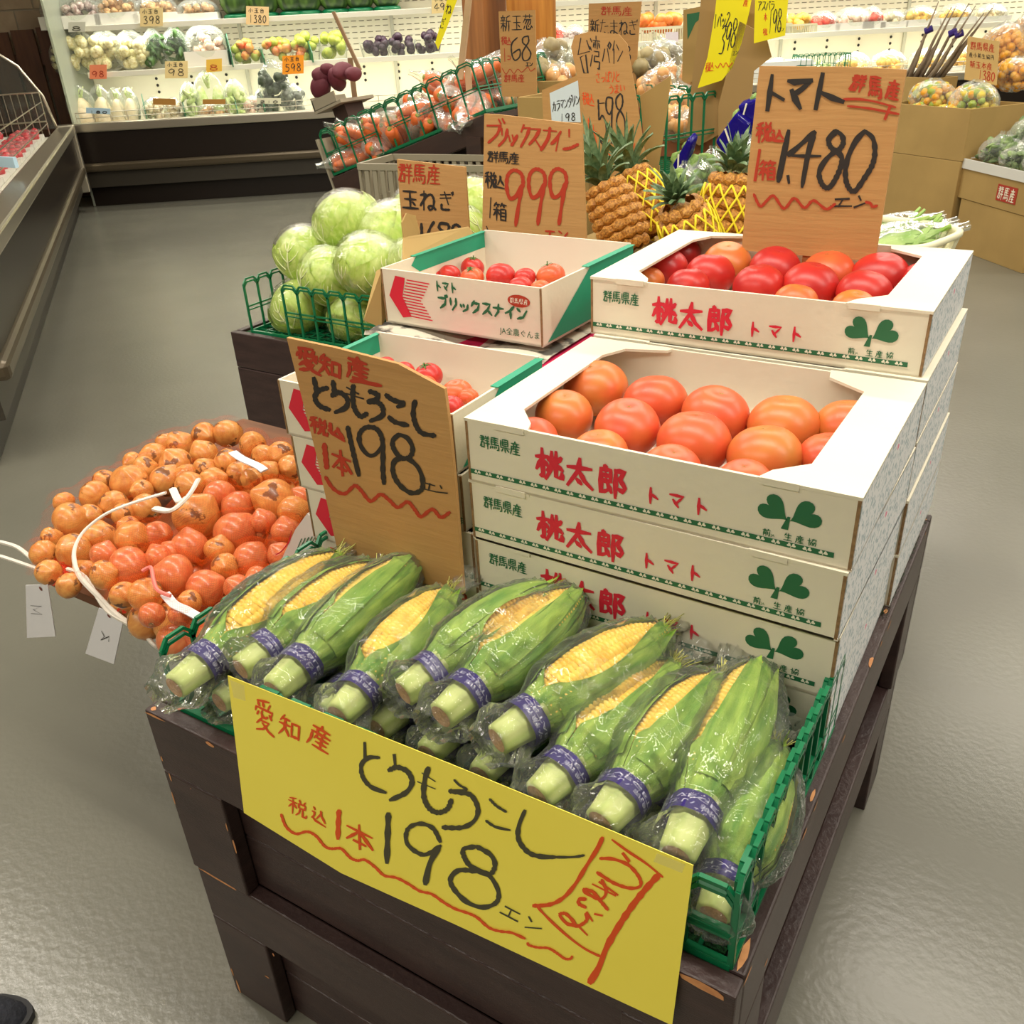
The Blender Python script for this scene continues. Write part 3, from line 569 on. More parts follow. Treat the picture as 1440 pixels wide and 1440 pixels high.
t, f = kraft_sign('kraft cardboard onion price sign standing among the cabbages', [(558, 224), (654, 235), (660, 330), (664, 400), (575, 400), (566, 330)], (0, 1.2, .9), (0, -1, 0), down=H+.001)
K = (550, 210); S = 10.28; mb = MB()
for i, ch in enumerate('群馬産'): gl(mb, ch, K, S, (110+205*i, 195+8*i), (200, 15), (0, 290), 2.3, f)
gl(mb, '税', K, S, (175, 930), (110, 10), (10, 150), 1.7, f); gl(mb, '込', K, S, (280, 960), (100, 20), (0, 130), 1.6, f); pen(mb, '230,1180 245,1380', K, S, 2, f, soft=False)
mb.build('lettering', INKR, t); mb = MB()
gl(mb, '玉', K, S, (150, 570), (240, 20), (15, 290), 3, f); gl(mb, 'ね', K, S, (415, 590), (235, 30), (0, 280), 2.9, f); gl(mb, 'ぎ', K, S, (690, 610), (210, 20), (0, 270), 2.9, f)
pen(mb, '440,1075 445,1200 450,1340;620,1050 560,1150 530,1300 600,1330 640,1290;820,1080 720,1070 700,1140 800,1200 840,1130 820,1080;800,1200 720,1280 780,1360;890,1160 900,1110 950,1090 1000,1140 990,1250', K, S, 3.6, f)
mb.build('lettering', INKB, t)

# ------------------------------------------------------------------ tomato cartons
def clover(mb, cx, cy, r, f, mi=0):
    for s in (-1, 1):
        pts = []
        for i in range(30):
            a = 2*PI*i/30; x = 16*math.sin(a)**3; y = 13*math.cos(a)-5*math.cos(2*a)-2*math.cos(3*a)-math.cos(4*a)+2.5; x, y = x*.037*r*1.1, y*.042*r*1.1
            th = s*-1.0; pts.append((cx+s*.60*r+x*math.cos(th)-y*math.sin(th), cy+.06*r+x*math.sin(th)+y*math.cos(th)))
        mb.add([f(*p) for p in pts], [tuple(range(30))], mi)
    mb.add([f(*p) for p in ((cx-.06*r, cy-.1*r), (cx+.06*r, cy-.1*r), (cx+.02*r, cy-.75*r), (cx-.3*r, cy-.75*r))], [(0, 1, 2, 3)], mi)
BWD, BDP, BH = .44, .318, .0800
SIDEP = mat('side_print', (222, 224, 226), .6, (150, 170, 178), 160, .8, detail=1, lo=.52, hi=.6, chips=((222, 130, 160), 22, .66))
def carton_meshes():
    e = .004; out = {}
    mb = MB(); mb.box(e, BWD-e, 0, e, 0, BH); mb.box(e, BWD-e, BDP-e, BDP, 0, BH); mb.box(0, BWD, 0, BDP, 0, .003, 1); out['carton_wall'] = mb.mesh('carton_wall', [WHITEB, WHITEI])
    mb = MB(); mb.box(BWD-e, BWD, .0015, BDP-.0015, 0, BH-.001); out['side_wall'] = mb.mesh('side_wall', SIDEP)
    mb = MB(); mb.box(0, e, .0015, BDP-.0015, 0, BH-.001); out['side_wall2'] = mb.mesh('side_wall', WHITEB)
    mb = MB()
    for x in (-.0006, BWD+.0006): pass
    mb.box(e*.2, e, -.0005, .0015, .002, BH-.002); mb.box(BWD-e, BWD-e*.2, -.0005, .0015, .002, BH-.002); out['raw_edge'] = [q.mesh('raw_edge', EDGE) for q in mb.loose()]
    mb = MB(); T = (0, 0, .0035); z = BH-.0025
    L = [(0, -.0008), (.085, -.0008), (.078, .018), (.050, .05), (.049, .255), (.066, .29), (.12, BDP-.012), (.125, BDP), (0, BDP)]
    mb.prism([(x, y, z) for x, y in L], T); out['top_flap'] = mb.mesh('top_flap', WHITEB)
    mb = MB(); Rr = [(BWD, -.0008), (BWD-.098, -.0008), (BWD-.09, .02), (BWD-.06, .05), (BWD-.058, .262), (BWD-.105, .293), (BWD-.11, BDP), (BWD, BDP)]
    mb.prism([(x, y, z) for x, y in Rr][::-1], T); out['top_flap2'] = mb.mesh('top_flap', WHITEB)
    mb = MB(); mb.box(.04, .0795, -.0022, -.0006, z-.003, z+.0045); mb.box(BWD-.094, BWD-.058, -.0022, -.0006, z-.003, z+.0045); out['tab'] = [q.mesh('tab', WHITEB) for q in mb.loose()]
    f = lambda x, y: (x, -.0007, y)
    mb = MB(); mb.add([f(.004, .0115), f(BWD-.018, .0115), f(BWD-.018, .0175), f(.004, .0175)], [(0, 1, 2, 3)])
    clover(mb, .376, .0475, .0225, f)
    for i, ch in enumerate('群馬県産'): glyph(mb, ch, (.020+.0135*i, .064), (.0138, 0), (0, -.0165), .0015, f)
    glyph(mb, '前', (.352, .0268), (.008, 0), (0, -.0082), .0009, f); addfont(mb, 'JA', .004, lambda x, y: f(x+.3605, y+.0195))
    for i, ch in enumerate('生産協'): glyph(mb, ch, (.373+.0115*i, .0275), (.0085, 0), (0, -.0085), .0009, f)
    out['green_print'] = mb.mesh('green_print', INKG)
    f2 = lambda x, y: (x, -.0011, y); mb = MB(); n = 27
    for i in range(n): clover(mb, .014+i*(BWD-.042)/(n-1), .0146, .0032, f2)
    out['clover_border'] = mb.mesh('clover_border', INKW)
    mb = MB()
    for i, (ch, w) in enumerate((('桃', .034), ('太', .032), ('郎', .034))): glyph(mb, ch, (.094+i*.0385, .063-.002*i), (w, 0), (0, -.037), .005, f)
    for i, ch in enumerate('トマト'): glyph(mb, ch, (.226+i*.0265, .044), (.0175, 0), (0, -.0185), .003, f, soft=False)
    out['red_print'] = mb.mesh('red_print', INKP); return out
CM = carton_meshes()
def carton(label, x, y, z, rz=0, top=True):
    t = thing('tomato_carton', label, 'carton', (x, y, z), rz)
    for k in ('carton_wall', 'side_wall', 'side_wall2', 'raw_edge', 'top_flap', 'top_flap2', 'tab'):
        v = CM[k]; o = [ob(k.rstrip('2'), q, t) for q in (v if isinstance(v, list) else [v])][-1]
        if k == 'raw_edge' and 0: o['label'] = 'brown raw cardboard edge at the corners'
        if k == 'carton_wall':
            for q in ('green_print', 'red_print'): ob(q, CM[q], o)
            o2 = ob('clover_border', CM['clover_border'], o); o2['kind'] = 'stuff'
    return t
fx, fy = .296, .305; HB = BH+.0004
for k, (lab, dx, rz) in enumerate((('bottom white tomato carton of the front stack, mostly behind corn', -.001, .006), ('white tomato carton second from bottom of the front stack', -.001, .0), ('white tomato carton directly under the open front tomato carton', -.002, -.012), ('open white tomato carton on top of the front stack, full of orange-red tomatoes', .0, 0))):
    carton(lab, fx+dx, fy+.002*(3-k), H+HB*k, rz)
GY = .632
for k in range(5):
    lab = 'open white tomato carton topmost of the rear stack, holding the big price sign' if k == 4 else 'white tomato carton of the rear stack, '+['at the very bottom', 'second from bottom', 'third from bottom', 'right under the topmost one'][k]
    carton(lab, [.300, .300, .297, .296, .288][k], [GY+.0, GY, GY+.0, GY+.0, GY+.006][k], H+HB*k, 0)
GX0, GY0, GZ = .288, GY+.006, H+HB*4
# ------------------------------------------------------------------ tomatoes
def tomato_mesh(nm, m, ribs, sq, seed, cal=False):
    mb = MB()
    def f(u, t):
        a = u*2*PI; ph = t*PI; s = math.sin(ph); c = math.cos(ph)
        r = 1+ribs*math.cos(a*5+seed)*(s**2)*(.4+.6*abs(c))+.02*math.sin(a*2+seed)
        dim = .12*math.exp(-(ph/.28)**2)*(c > 0); z = (c-dim)*sq*(1+.02*math.sin(a+seed)); return Vector((s*math.cos(a)*r, s*math.sin(a)*r, z))
    mb.grid(f, 36, 18, wrap=True); return mb.mesh(nm, m, True)
def tommat(name, a, b, lo=.3, hi=.75):
    m = mat(name, a, .36, b, 1.3, 1, coat=0, rnd=1, lo=lo, hi=hi, detail=1, spec=.5); return m
T_OR = tommat('tomato_orange', (202, 124, 52), (214, 98, 54)); T_RO = tommat('tomato_red_orange', (216, 84, 52), (206, 104, 52)); T_RD = tommat('tomato_red', (204, 48, 38), (178, 36, 36)); T_DR = tommat('tomato_dark_red', (176, 32, 38), (200, 46, 38))
TM = {'orange': [tomato_mesh('tomato', T_OR, .012, .84, s) for s in (0, 2)], 'red-orange': [tomato_mesh('tomato', T_RO, .014, .84, s) for s in (1, 3)], 'red': [tomato_mesh('tomato', T_RD, .012, .86, s) for s in (0, 2)], 'dark red': [tomato_mesh('tomato', T_DR, .012, .86, s) for s in (1, 4)]}
SCAR = mat('blossom_scar', (140, 122, 60), .8); CAL = mat('tomato_calyx', (70, 104, 36), .7)
sm = MB()
for i in range(6):
    a = i*PI/3; sm.add([(0.02*math.cos(a+.8), .02*math.sin(a+.8), .0), (.12*math.cos(a), .12*math.sin(a), -.004), (.02*math.cos(a-.8), .02*math.sin(a-.8), .0)], [(0, 1, 2)])
SCARM = sm.mesh('blossom_scar', SCAR)
cm = MB()
for i in range(6):
    a = i*PI/3+random.uniform(-.2, .2); L = random.uniform(.5, .75)
    q = [(.0, .05), (.35, .09), (.7, .06), (1, .0)]; vs = []
    for s_, wd in q:
        rr = L*s_; z = .05+.12*math.sin(s_*2.4)-.08*s_
        vs += [(rr*math.cos(a)-wd*math.sin(a), rr*math.sin(a)+wd*math.cos(a), z), (rr*math.cos(a)+wd*math.sin(a), rr*math.sin(a)-wd*math.cos(a), z)]
    cm.add(vs, [(0, 1, 3, 2), (2, 3, 5, 4), (4, 5, 7, 6)])
cm.tube([(0, 0, 0), (.03, .02, .2), (.1, .05, .34)], [.06, .05, .06], 6)
CALM = cm.mesh('calyx', CAL)
def tomato(col, p, r, grp, look=None, cal=False, tilt=None, sz=1):
    o = thing('tomato', None, 'tomato', p, rot=(random.uniform(-.25, .25) if tilt is None else tilt[0], random.uniform(-.2, .2) if tilt is None else tilt[1], random.uniform(0, 6)))
    b = ob('flesh', random.choice(TM[col]), o); b.scale = (r, r, r*sz)
    if cal: c = ob('calyx', CALM, o); c.scale = (r*.8,)*3; c.location = (0, 0, r*.74*sz)
    else: c = ob('blossom_scar', SCARM, o); c.scale = (r*1.3,)*3; c.location = (0, 0, r*.745*sz)
    grp.append((o, (look or col+' tomato'))); return o
def pile(lst, ox, oy, s, z, cols, grp, rmul=1, cal=()):
    for i, (x, y, r, c) in enumerate(lst):
        px, py = ox+x/s, oy+y/s; p = at(2, z, px, py); d = (p-CAM).length; rr = r/s*d/F*rmul
        p = at(2, z, px, py+rr*.0); tomato(c, p, rr, grp, cal=i in cal, look=c+' tomato'+(' with green stem' if i in cal else ''))
g = []; s = 1/.5417
pile([(365, 492, 84, 'orange'), (283, 562, 78, 'orange'), (520, 527, 84, 'red-orange'), (447, 594, 88, 'red-orange'), (676, 562, 88, 'red-orange'), (620, 632, 98, 'red-orange'), (853, 589, 92, 'orange'), (803, 668, 97, 'orange'), (1018, 592, 82, 'orange'), (968, 672, 76, 'red-orange'), (375, 662, 76, 'orange'), (560, 706, 80, 'red-orange'), (750, 742, 76, 'red-orange'), (200, 630, 72, 'red-orange')], 640, 280, s, .8455, None, g, .98)
for o, l in g: pass
autolabel(g, 'in front open carton', 'tomatoes in the lower open tomato carton', 4)
g = []
pile([(583, 143, 55, 'dark red'), (545, 180, 60, 'dark red'), (500, 212, 45, 'orange'), (705, 168, 64, 'orange'), (662, 197, 64, 'red'), (605, 226, 55, 'red'), (830, 182, 64, 'dark red'), (787, 226, 64, 'red'), (966, 195, 68, 'red-orange'), (922, 229, 72, 'red'), (885, 268, 56, 'orange'), (1102, 204, 70, 'red'), (1062, 246, 68, 'red'), (1035, 285, 55, 'orange'), (1215, 215, 55, 'red'), (1195, 258, 52, 'red')], 640, 280, s, .925, None, g, .95)
autolabel(g, 'in rear upper carton', 'tomatoes in the topmost tomato carton', 4)

# ------------------------------------------------------------------ small brix tomato cartons
def brix_meshes(w, d, h):
    e = .0035; out = {}
    mb = MB(); mb.box(e, w-e, 0, e, 0, h); mb.box(e, w-e, d-e, d, 0, h+.004, 1); mb.box(0, w, 0, d, 0, .003, 1); out['carton_wall'] = mb.mesh('carton_wall', [WHITEB, WHITEI])
    mb = MB(); mb.box(0, e, .001, d-.001, 0, h); mb.box(w-e, w, .001, d-.001, 0, h); out['side_wall'] = [q.mesh('side_wall', WHITEB) for q in mb.loose()]
    mb = MB(); mb.box(.0004, e*.9, -.0006, .001, .001, h-.001); mb.box(w-e*.9, w-.0004, -.0006, .001, .001, h-.001); out['raw_edge'] = [q.mesh('raw_edge', EDGE) for q in mb.loose()]
    mb = MB(); q = h+.0006
    mb.prism([(-.003, d*.28, q), (-.003, d, q), (e+.003, d, q), (e+.003, d*.28, q)], (0, 0, .0012)); mb.prism([(w-e-.004, d*.45, q), (w-e-.004, d, q), (w+.004, d, q), (w+.004, d*.45, q)], (0, 0, .0012))
    mb.add([(e+.0005, d*.25, h-.012), (e+.0005, d*.32, h-.026), (e+.0005, d-e, h-.026), (e+.0005, d-e, h), (e+.0005, d*.3, h)], [(0, 1, 2, 3, 4)])
    mb.add([(w+.0008, .012, .004), (w+.0008, d*.5, h), (w+.0008, d, h), (w+.0008, d, .004)], [(0, 1, 2, 3)]); out['teal_trim'] = [q.mesh('teal_trim', TEAL) for q in mb.loose()]
    f = lambda x, y: (x*w, -.0008, y*h)
    mb = MB(); mb.add([f(.045, .52), f(.10, .90), f(.165, .88), f(.135, .53), f(.185, .18), f(.125, .14)], [(0, 1, 2, 3, 4, 5)])
    for i in range(13):
        y = .86-.055*i*1.0; k = abs(i-6)/6; xs = .135+.04*k; xe = .26+.065*k
        mb.add([f(xs, y), f(xe, y-.02), f(xe, y-.042), f(xs, y-.022)], [(0, 1, 2, 3)])
    out['red_print'] = mb.mesh('red_print', INKP)
    mb = MB(); n = 24; mb.add([f(.87+.065*math.cos(2*PI*i/n), .74+.105*math.sin(2*PI*i/n)) for i in range(n)], [tuple(range(n))]); out['red_oval'] = mb.mesh('red_oval', INKR)
    mb = MB()
    for i, ch in enumerate('群馬県産'): glyph(mb, ch, (.82+.027*i, .79), (.025, 0), (0, -.10), .0035, lambda x, y: (x*w, -.0013, y*h))
    out['oval_print'] = mb.mesh('oval_print', INKW)
    g2 = lambda x, y: (x, -.0008, y); mb = MB()
    for i, ch in enumerate('トマト'): glyph(mb, ch, (.36*w+.048*w*i, .90*h), (.045*w, 0), (0, -.17*h), .0028, g2, soft=False)
    for i, ch in enumerate('ブリックスナイン'): glyph(mb, ch, (.37*w+.069*w*i, .64*h), (.064*w, 0), (0, -.22*h), .0036, g2, soft=False)
    addfont(mb, 'JA全農ぐんま', .012, lambda x, y: g2(x+.75*w, y+.14*h)); out['green_print'] = mb.mesh('green_print', INKG); return out
def brix(label, x, y, z, w, d, h, rz=0, M=None):
    t = thing('small_tomato_carton', label, 'carton', (x, y, z), rz); B_ = M or brix_meshes(w, d, h); wall = None
    for k in ('carton_wall', 'side_wall', 'raw_edge', 'teal_trim', 'red_oval', 'red_print', 'green_print'):
        v = B_[k]; o = [ob(k, q, t if k in ('carton_wall', 'side_wall', 'raw_edge', 'teal_trim') else wall) for q in (v if isinstance(v, list) else [v])][-1]
        if k == 'carton_wall': wall = o
        if k == 'teal_trim': o['label'] = 'teal green printed edge'
        if k == 'red_oval': ov = o
    ob('oval_print', B_['oval_print'], wall)
    return t
hb = .0785; BBM = brix_meshes(.282, .21, hb)
for k, lab in enumerate(('small white tomato carton, lowest of the stack behind the corn sign', 'small white tomato carton second from bottom behind the corn sign', 'small white tomato carton third from bottom behind the corn sign', 'open small white tomato carton behind the corn sign, topmost of that stack')):
    brix(lab, [.006, .004, -.006, -.012][k], .318, H+(hb+.0006)*k, 0, 0, 0, M=BBM)
bt = brix('open small white tomato carton with red arrow print, raised above its neighbours', -.082, .634, .852, .30, .285, .087, -.035)
# kraft flaps at the sides
def flap(par, pts, T, m=KRAFT2): MB().prism(pts, T).build('flap', m, par)
flap(bt, [(-.002, .06, .085), (-.002, .26, .085), (-.012, .26, .098), (-.03, .10, .11)], (-.003, 0, .002)); flap(bt, [(-.003, .004, .08), (-.003, .09, .083), (-.075, .07, .055), (-.05, .0, -.004), (-.012, .0, -.012)], (0, .002, .004)); flap(bt, [(-.03, .10, .1), (-.03, .145, .1), (-.034, .14, .14), (-.036, .12, .147), (-.034, .104, .135)], (-.003, 0, 0))
bl = brix('small white tomato carton at the bottom of the rear small stack, hidden behind the sign', -.05, .55, H, .30, .36, .0785)
PINK = mat('magenta_card', (206, 34, 88), .5)
for k in range(2):
    t = thing('pink_topped_carton', ['white carton with magenta lid, upper one under the newspaper', 'white carton with magenta lid, lower one in the rear small stack'][k], 'carton', (-.05, .545, H+.08+.1*(1-k)))
    MB().box(0, .322, 0, .36, 0, .094).build('carton_wall', WHITEB, t); MB().box(-.001, .323, -.001, .361, .0945, .098).build('lid', PINK, t)
NEWS = mat('newsprint', (206, 198, 180), .8, (60, 56, 54), 30, .9, detail=6, lo=.5, hi=.6)
mb = MB(); mb.grid(lambda u, t: (-.10+.33*u, .60+.34*t, .8375+.006*math.sin(u*9)*(1-t)+.008*(1-t)*(1-u)**2+(-.004 if t < .03 else 0)), 40, 14); mb.grid(lambda u, t: (-.10+.33*u, .60-.004*t, .8375+.006*math.sin(u*9)+.008*(1-u)**2-.006*t), 40, 1)
tag(mb.build('newspaper', NEWS), 'crumpled newspaper under the raised small tomato carton', 'newspaper')
g = []
pile([(640, 845, 42, 'red'), (715, 870, 45, 'red'), (812, 890, 62, 'red'), (800, 930, 50, 'red-orange'), (930, 958, 66, 'red-orange'), (905, 1015, 55, 'red'), (975, 975, 45, 'red-orange'), (700, 930, 50, 'red')], 320, 220, 2.88, .842, None, g, .95, cal=(2,))
autolabel(g, 'in carton behind corn sign', 'tomatoes in the small carton behind the corn sign', 3)
g = []
pile([(835, 478, 34, 'red'), (900, 478, 46, 'red'), (992, 452, 50, 'red'), (990, 492, 50, 'red-orange'), (1107, 485, 62, 'red'), (1205, 490, 45, 'red'), (1185, 528, 50, 'red'), (1308, 485, 60, 'red-orange'), (1265, 535, 42, 'red-orange'), (1050, 540, 46, 'red'), (1370, 530, 40, 'red')], 320, 220, 2.88, .895, None, g, .95, cal=(2, 3, 7))
autolabel(g, 'in raised small carton', 'tomatoes in the raised small carton', 3)

# ------------------------------------------------------------------ onions
def onion_mesh(seed):
    mb = MB(); random.seed(seed); k = random.uniform(.82, .98)
    def f(u, t):
        a = u*2*PI; ph = t*PI; s = math.sin(ph); c = math.cos(ph); z = c*k
        if c > .86: s *= 1-(c-.86)*1.9; z += (c-.86)*1.5
        if c < -.95: z += .05
        r = 1+.02*math.sin(a*3+seed)+.012*math.sin(a*9); return Vector((s*math.cos(a)*r, s*math.sin(a)*r, z))
    mb.grid(f, 26, 16, wrap=True); return mb.mesh('onion', ONM, True)
ONM = mat('onion_skin', (222, 164, 88), .34, (196, 118, 56), 1.6, 1, stretch=(2.2, 2.2, .7), rnd=1, lo=.3, hi=.72, coat=.15, chips=((112, 76, 42), 1.0, .60))
ONM2 = mat('onion_skin_red', (220, 140, 86), .3, (198, 96, 60), 1.6, 1, stretch=(2.2, 2.2, .7), rnd=1, lo=.3, hi=.7, coat=.2)
OMS = [onion_mesh(i) for i in range(5)]
OM2 = []
for q in OMS: c = q.copy(); c.materials.clear(); c.materials.append(ONM2); OM2.append(c)
ROOT = MB()
for i in range(9): a = i*.7; ROOT.tube([(0, 0, -.86), (.1*math.cos(a), .1*math.sin(a), -.98), (.18*math.cos(a), .18*math.sin(a), -1.05)], .02, 3)
ROOTM = ROOT.mesh('roots', mat('onion_roots', (170, 140, 96), .9))
BZ = .44
SACKS = {
 'left': [(960, 150, 62), (862, 155, 52), (755, 195, 58), (860, 237, 57), (650, 245, 55), (740, 275, 68), (610, 300, 55), (545, 355, 75), (700, 350, 65), (400, 412, 62), (480, 450, 58), (600, 390, 46), (440, 350, 46), (300, 520, 78), (520, 490, 46), (310, 645, 70), (420, 590, 70), (185, 655, 52), (215, 590, 44), (360, 740, 54), (540, 545, 48), (615, 465, 60), (205, 735, 50), (290, 790, 50), (380, 500, 50), (790, 330, 55), (270, 440, 42), (700, 190, 42), (560, 270, 42)],
 'back': [(1065, 195, 55), (960, 270, 55), (1110, 245, 50), (1185, 240, 60), (1225, 290, 52), (865, 300, 50), (900, 352, 60), (1010, 320, 54), (800, 370, 60), (1130, 310, 50), (1060, 340, 46)],
 'front': [(830, 500, 95), (925, 415, 70), (1005, 465, 75), (1155, 430, 90), (990, 570, 88), (800, 630, 75), (560, 590, 70), (665, 580, 60), (545, 710, 80), (615, 830, 70), (670, 672, 54), (735, 745, 85), (440, 745, 60), (440, 660, 55), (865, 800, 76), (925, 640, 62), (1060, 680, 76), (1205, 560, 62), (1235, 480, 70), (1270, 425, 56), (1110, 520, 56), (950, 710, 56), (1085, 760, 54), (1000, 800, 56), (520, 830, 54), (640, 915, 52), (765, 915, 52), (800, 860, 50), (1180, 660, 56), (720, 650, 48)]}
def sackz(nm, x, y): return {'left': .50, 'back': .53, 'front': .545}[nm]
NETM = film('orange_net', (255, 150, 70), .22, .5, 8, .2, bcol=(236, 74, 18))
def netmat(mx_=.4):
    m = bpy.data.materials.new('orange_mesh_net'); m.use_nodes = True; N = m.node_tree.nodes; L = m.node_tree.links; N.remove(N['Principled BSDF'])
    t = N.new('ShaderNodeBsdfTransparent'); d = N.new('ShaderNodeBsdfDiffuse'); d.inputs[0].default_value = lin((240, 100, 36)); tr = N.new('ShaderNodeBsdfTranslucent'); tr.inputs[0].default_value = lin((250, 90, 20)); a = N.new('ShaderNodeMixShader'); L.new(d.outputs[0], a.inputs[1]); L.new(tr.outputs[0], a.inputs[2])
    tc = N.new('ShaderNodeTexCoord'); fac = []
    for rot in (.785, -.785):
        mp = N.new('ShaderNodeMapping'); mp.inputs['Rotation'].default_value = (0, 0, rot); L.new(tc.outputs['Object'], mp.inputs[0]); wv = N.new('ShaderNodeTexWave'); wv.inputs['Scale'].default_value = 130; wv.inputs['Distortion'].default_value = 1.2; wv.inputs['Detail'].default_value = 1; wv.inputs['Detail Scale'].default_value = .2; L.new(mp.outputs[0], wv.inputs[0]); fac.append(wv)
    mx = N.new('ShaderNodeMath'); mx.operation = 'MAXIMUM'; L.new(fac[0].outputs['Fac'], mx.inputs[0]); L.new(fac[1].outputs['Fac'], mx.inputs[1])
    r = N.new('ShaderNodeMapRange'); r.inputs['From Min'].default_value = .80; r.inputs['From Max'].default_value = .97; r.inputs['To Max'].default_value = mx_; L.new(mx.outputs[0], r.inputs[0])
    b = N.new('ShaderNodeMixShader'); L.new(r.outputs[0], b.inputs[0]); L.new(t.outputs[0], b.inputs[1]); L.new(a.outputs[0], b.inputs[2]); L.new(b.outputs[0], N['Material Output'].inputs[0]); return m
NET = netmat(.34); NET2 = netmat(.2)
ONT = {}
for nm, lst in SACKS.items():
    g = []; g2 = []; pos = []
    for (x, y, r) in lst:
        px, py = x/3, 560+y/3; z = sackz(nm, px, py)+random.uniform(-.006, .006); p = at(2, z, px, py); rr = r/3*(p-CAM).length/F*.98; pos.append((p, rr))
    for (p, rr) in list(pos):      # a second layer beneath
        if p.z-.052 > BZ+.02: pos.append((Vector((p.x+.012, p.y+.018, max(BZ+.032, p.z-.056))), .03))
    for i, (p, rr) in enumerate(pos):
        o = thing('onion', None, 'onion', p, rot=(random.uniform(-1.5, 1.5), random.uniform(-1.2, 1.2), random.uniform(0, 6)))
        b = ob('skin', random.choice(OM2 if (nm == 'front' and i % 3) else OMS), o); b.scale = (rr,)*3; q = ob('roots', ROOTM, o); q.scale = (rr,)*3
        if i < len(lst): g.append((o, 'onion'))
        else: tag(o, None, 'onion'); g2.append((o, 'half-hidden onion'))
    autolabel(g, {'left': 'in leftmost net sack', 'back': 'in small rear net sack', 'front': 'in bright orange front net sack'}[nm], 'onions in the '+nm+' net sack', {'left': 6, 'back': 3, 'front': 6}[nm])
    if g2: autolabel(g2, 'low in the '+{'left': 'leftmost', 'back': 'rear', 'front': 'front'}[nm]+' sack', 'lower onions in the '+nm+' net', 5 if len(g2) > 15 else 2)
    # net drawn over the heap
    xs = [p.x for p, r in pos]; ys = [p.y for p, r in pos]; x0, x1, y0, y1 = min(xs)-.05, max(xs)+.05, min(ys)-.05, max(ys)+.05; nx = int((x1-x0)/.009); ny = int((y1-y0)/.009); Z = {}
    for i in range(nx+1):
        for j in range(ny+1):
            x = x0+(x1-x0)*i/nx; y = y0+(y1-y0)*j/ny; best = -1
            for p, r in pos:
                d2 = (p.x-x)**2+(p.y-y)**2; R_ = (r+.006)*1.12
                if d2 < R_*R_: best = max(best, p.z+math.sqrt(R_*R_-d2)*.93)
            Z[i, j] = best
    for it in range(2):
        Z2 = dict(Z)
        for (i, j), z in Z.items():
            nb = [Z.get((i+a, j+b), -1) for a in (-1, 0, 1) for b in (-1, 0, 1)]; nb2 = [q for q in nb if q > 0]
            if z > 0: Z2[i, j] = max(z, sum(nb2)/len(nb2))
            elif len(nb2) >= 3 and it == 0: Z2[i, j] = max(BZ+.012, min(nb2)-.006)
        Z = Z2
    idx = {}; mb = MB()
    for k, z in Z.items():
        if z > 0: idx[k] = len(mb.v); mb.v.append((x0+(x1-x0)*k[0]/nx, y0+(y1-y0)*k[1]/ny, z))
    for (i, j) in idx:
        q = [(i, j), (i+1, j), (i+1, j+1), (i, j+1)]
        if all(k in idx for k in q): mb.f.append(tuple(idx[k] for k in q)); mb.m.append(0)
    t = thing('net_sack', {'left': 'orange net sack of yellow onions, leftmost, overhanging the floor', 'back': 'small orange net sack of onions behind the front one', 'front': 'bright orange net sack of onions nearest the corn basket'}[nm], 'net sack', (0, 0, 0), group=None)
    mb.build('net', NET if nm == 'front' else NET2, t, smooth=True); ONT[nm] = t
BOARD = mat('brown_board', (120, 74, 40), .6, (92, 56, 30), 3, .8, stretch=(1, 8, 1))
t = thing('onion_board', 'brown wooden board carrying the onion sacks beside the crate', 'board', (-.1, .5, BZ-.02))
def bpts(z, *px): return [at(2, z, *p)-Vector((-.1, .5, BZ-.02)) for p in px]
mb = MB(); mb.prism(bpts(BZ-.018, (62, 818), (100, 838), (170, 868), (245, 905), (262, 880))+[Vector((.085, .0, 0)), Vector((.085, .40, 0)), Vector((-.72, .42, 0)), Vector((-.74, .2, 0))], (0, 0, .018)); mb.build('plank', BOARD, t)
MB().box(.0, .09, -.06, .30, -(BZ-.02), -.001).build('support', CRATE, t); MB().box(-.42, -.30, .22, .36, -(BZ-.02), -.001).build('support', CRATE, t)
STR = mat('white_cord', (226, 220, 208), .6); TAGM = mat('white_tag', (228, 228, 232), .6); FRI = mat('red_fringe', (232, 70, 40), .6)
def cordpx(par, pts, r=.003, z=.56, m=STR, nm='cord', flat=1):
    q = [at(2, (p[2] if len(p) > 2 else z), p[0], p[1]) for p in pts]; sp = []
    for i in range(len(q)-1):
        a, b, c, d = q[max(i-1, 0)], q[i], q[i+1], q[min(i+2, len(q)-1)]
        for k in range(5):
            t_ = k/5; sp.append(.5*((2*b)+(-a+c)*t_+(2*a-5*b+4*c-d)*t_*t_+(-a+3*b-3*c+d)*t_**3))
    sp.append(q[-1]); return MB().tube(sp, r, 6, flat=flat).build(nm, m, par)
L_, F_ = ONT['left'], ONT['front']
cordpx(L_, [(0, 762, .47), (25, 770, .47), (50, 790, .47), (70, 805, .47), (85, 800, .48)], .0038); cordpx(L_, [(0, 782, .46), (30, 792, .46), (60, 803, .465), (80, 815, .47)], .0035)
cordpx(F_, [(233, 693, .60), (190, 706, .585), (150, 722, .57), (120, 745, .55), (107, 765, .54), (104, 785, .53), (112, 810, .52), (140, 840, .50), (165, 865, .49), (205, 893, .47)], .005, flat=.5)
cordpx(F_, [(95, 800, .51), (120, 812, .51), (150, 858, .49), (195, 885, .48), (215, 905, .47), (225, 912, .46)], .0035)
cordpx(F_, [(218, 715, .60), (240, 718, .61), (258, 705, .615), (270, 690, .62), (278, 675, .625)], .007, nm='knot', flat=.5); cordpx(F_, [(243, 688, .61), (252, 705, .61), (262, 700, .615)], .007, nm='knot', flat=.5)
